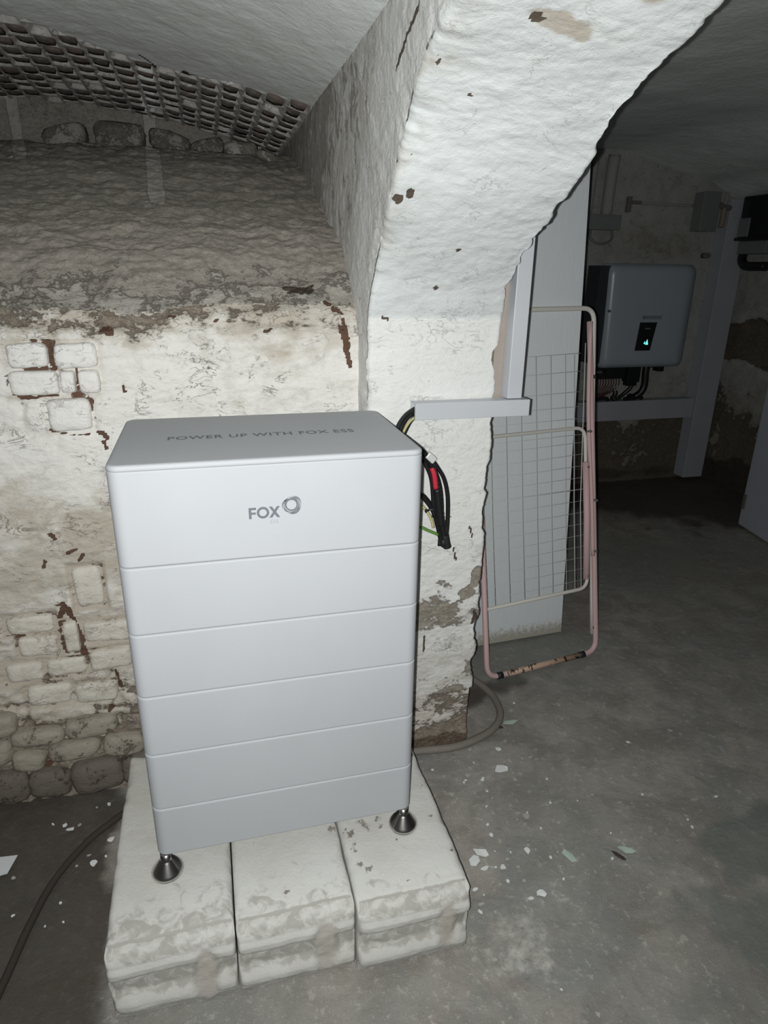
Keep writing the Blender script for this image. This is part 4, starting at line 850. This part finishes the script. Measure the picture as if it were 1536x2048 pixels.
bm = bmesh.new(); add_box(bm, (3.16, 2.775, .835), (.05, .06, .045), None, .006); add_box(bm, (3.125, 2.775, .845), (.10, .03, .012)); obj('connector_block', bm, M_black, inv)
bm = bmesh.new(); add_box(bm, (2.97, 2.79, .853), (.55, .05, .02)); obj('base_rail', bm, M_black, inv)
wires = [('cable', [(3.065, 2.775, .86), (3.065, 2.775, .80), (3.07, 2.775, .72), (3.055, 2.78, .67), (3.02, 2.80, .635), (2.975, 2.79, .638)], .024), ('cable', [(2.97, 2.775, .73), (2.96, 2.775, .70), (2.92, 2.79, .655), (2.88, 2.79, .624)], .013), ('cable', [(2.83, 2.82, .615), (2.80, 2.80, .632), (2.76, 2.80, .635), (2.72, 2.79, .624)], .013), ('cable', [(2.86, 2.80, .70), (2.862, 2.79, .66), (2.85, 2.80, .63), (2.87, 2.79, .628)], .016), ('cable', [(3.08, 2.79, .626), (3.02, 2.80, .64), (2.97, 2.80, .622), (2.94, 2.79, .626)], .014)]
for nm, pts, rr in wires: tube(nm, pts, rr, M_cable, inv, n=10)
M_wine = plain('wine_cable', (.10, .03, .03), .5)
for k in range(9):
    x = 2.70 + k * .020; tube('wire', [(x, 2.775, .78), (x + .004, 2.77, .73), (x - .012 - .004 * k, 2.79, .67), (2.69 - .012 * k + .03, 2.785, .618)], .0042, M_wine if k % 3 else M_cable, inv, n=6, sm=4)
for k in range(3):
    x = 2.83 + k * .018; tube('wire', [(x, 2.775, .79), (x + .008 * k, 2.77, .73), (2.86, 2.79, .67)], .004, M_pvc_far, inv, n=6, sm=4)
def far_trunk(label, lo, hi):
    t_ = thing('cable_trunking', label, 'cable trunking', (Vector(lo) + Vector(hi)) / 2); lo, hi = Vector(lo), Vector(hi)
    sx = hi - lo
    box('trunking_body', (lo.x + .003, lo.y + .012, lo.z + .003), (hi.x - .003, hi.y, hi.z - .003), M_pvc_far, t_)
    box('trunking_lid', lo, (hi.x, lo.y + .012, hi.z), M_pvc_far, t_, .003); return t_
far_trunk('white cable trunking running level below the far inverter', (2.40, 2.80, .472), (3.522, 2.895, .608))
far_trunk('broad white upright cable trunking in the far corner beside the inverter', (3.526, 2.79, .02), (3.693, 2.895, 1.895))
# junction box with its pipes
jb = thing('junction_box', 'grey junction box on the far wall beside the board edge', 'junction box', (2.66, 2.87, 1.72))
box('housing', (2.50, 2.80, 1.69), (2.735, 2.885, 1.772), M_greybox, jb, .006); box('lid', (2.497, 2.79, 1.687), (2.738, 2.802, 1.775), M_greybox, jb, .004)
tube('cable_loop', [(2.565, 2.85, 1.692), (2.56, 2.83, 1.64), (2.60, 2.82, 1.612), (2.66, 2.82, 1.612), (2.71, 2.83, 1.64), (2.715, 2.85, 1.692)], .008, M_greybox, jb)
M_pipe = plain('limewashed_pipe', (.30, .30, .285), .8, grain=.002)
tag(tube('wall_pipe', [(2.672, 2.865, 1.772), (2.672, 2.86, 1.95), (2.680, 2.86, 2.11)], .036, M_pipe, None, n=16), 'whitewashed pipe rising from the grey junction box to the ceiling', 'pipe')
tag(tube('wall_pipe', [(2.545, 2.865, 1.772), (2.55, 2.86, 1.95), (2.555, 2.86, 2.11)], .022, M_pipe, None, n=12), 'thinner whitewashed pipe above the junction box, nearest the board edge', 'pipe')
tag(tube('wall_pipe', [(2.85, 2.878, 1.855), (3.05, 2.874, 1.853), (3.32, 2.872, 1.852)], .008, M_pipe, None, n=8), 'thin level pipe on the far wall above the inverter', 'pipe')
hk = thing('wall_bracket', 'dark iron bracket at the left end of the thin level pipe', 'bracket', (2.84, 2.88, 1.84))
box('plate', (2.815, 2.862, 1.80), (2.845, 2.886, 1.89), M_steel, hk, .003); box('arm', (2.845, 2.855, 1.847), (2.91, 2.872, 1.867), M_steel, hk, .003)
bh2 = thing('meter_box', 'narrow grey box high on the far wall left of the corner', 'box', (3.36, 2.85, 1.78))
box('housing', (3.315, 2.80, 1.70), (3.435, 2.885, 1.93), M_greybox, bh2, .006); box('lid', (3.312, 2.788, 1.697), (3.438, 2.802, 1.933), M_greybox, bh2, .004)
vf = thing('pipe_valve', 'dark brass valve with a tan stub beside the narrow grey box', 'valve', (3.48, 2.82, 1.80))
tube('valve_body', [(3.445, 2.80, 1.86), (3.48, 2.80, 1.845), (3.53, 2.80, 1.842)], .016, M_steel, vf); tube('stub', [(3.485, 2.80, 1.84), (3.487, 2.80, 1.78), (3.482, 2.80, 1.725)], .018, M_tan, vf); tube('stem', [(3.49, 2.80, 1.86), (3.49, 2.80, 1.93)], .010, M_pipe, vf, sm=0)
tag(tube('wall_screw', [(3.46, 2.84, 1.555), (3.46, 2.895, 1.555)], .018, M_steel, None, n=10, sm=0), 'dark bolt head on the far wall left of the corner trunking', 'bolt')
em = thing('electric_meter', 'black meter box on the right wall at the picture edge', 'meter', (3.70, 2.66, 1.80))
box('housing', (3.60, 2.50, 1.66), (3.728, 2.775, 1.91), M_black, em, .008); box('grey_panel', (3.59, 2.68, 1.668), (3.602, 2.77, 1.78), M_greybox, em, .003)
box('base_plate', (3.585, 2.48, 1.645), (3.728, 2.782, 1.665), M_black, em, .003)
box('grey_panel', (3.615, 2.53, 1.565), (3.728, 2.77, 1.644), M_greybox, em, .005)
tube('black_pipe', [(3.66, 2.745, 1.60), (3.645, 2.745, 1.545), (3.635, 2.715, 1.505), (3.63, 2.66, 1.49), (3.64, 2.52, 1.49)], .028, M_cable, em, n=12)
tag(tube('ceiling_pipe', [(3.66, 2.88, 1.955), (3.66, 2.5, 1.945), (3.66, 2.2, 1.945), (3.66, 1.6, 1.95)], .028, M_pipe, None, n=12), 'grey pipe under the ceiling along the right wall', 'pipe')

# white door leaf standing open at the right
dv = Vector((3.19 - 3.25, 1.617 - 1.92, 0)).normalized(); dn = Vector((-dv.y, dv.x, 0))
if dn.x > 0: dn = -dn
door = bpy.data.objects.new('door_1', None); C.objects.link(door); door.location = (3.25, 1.92, 0); door['kind'] = 'structure'
A = math.atan2(dv.y, dv.x)
bm = bmesh.new(); add_box(bm, Vector((3.25, 1.92, .985)) + dv * .375 - dn * .02, (.75, .04, 1.95), Matrix.Rotation(A, 3, 'Z'), .004); obj('door_leaf', bm, M_door, door)
bm = bmesh.new(); add_box(bm, Vector((3.25, 1.92, .16)) + dv * .022 + dn * .004, (.026, .012, .09), Matrix.Rotation(A, 3, 'Z'), .002); obj('hinge', bm, M_steel, door)
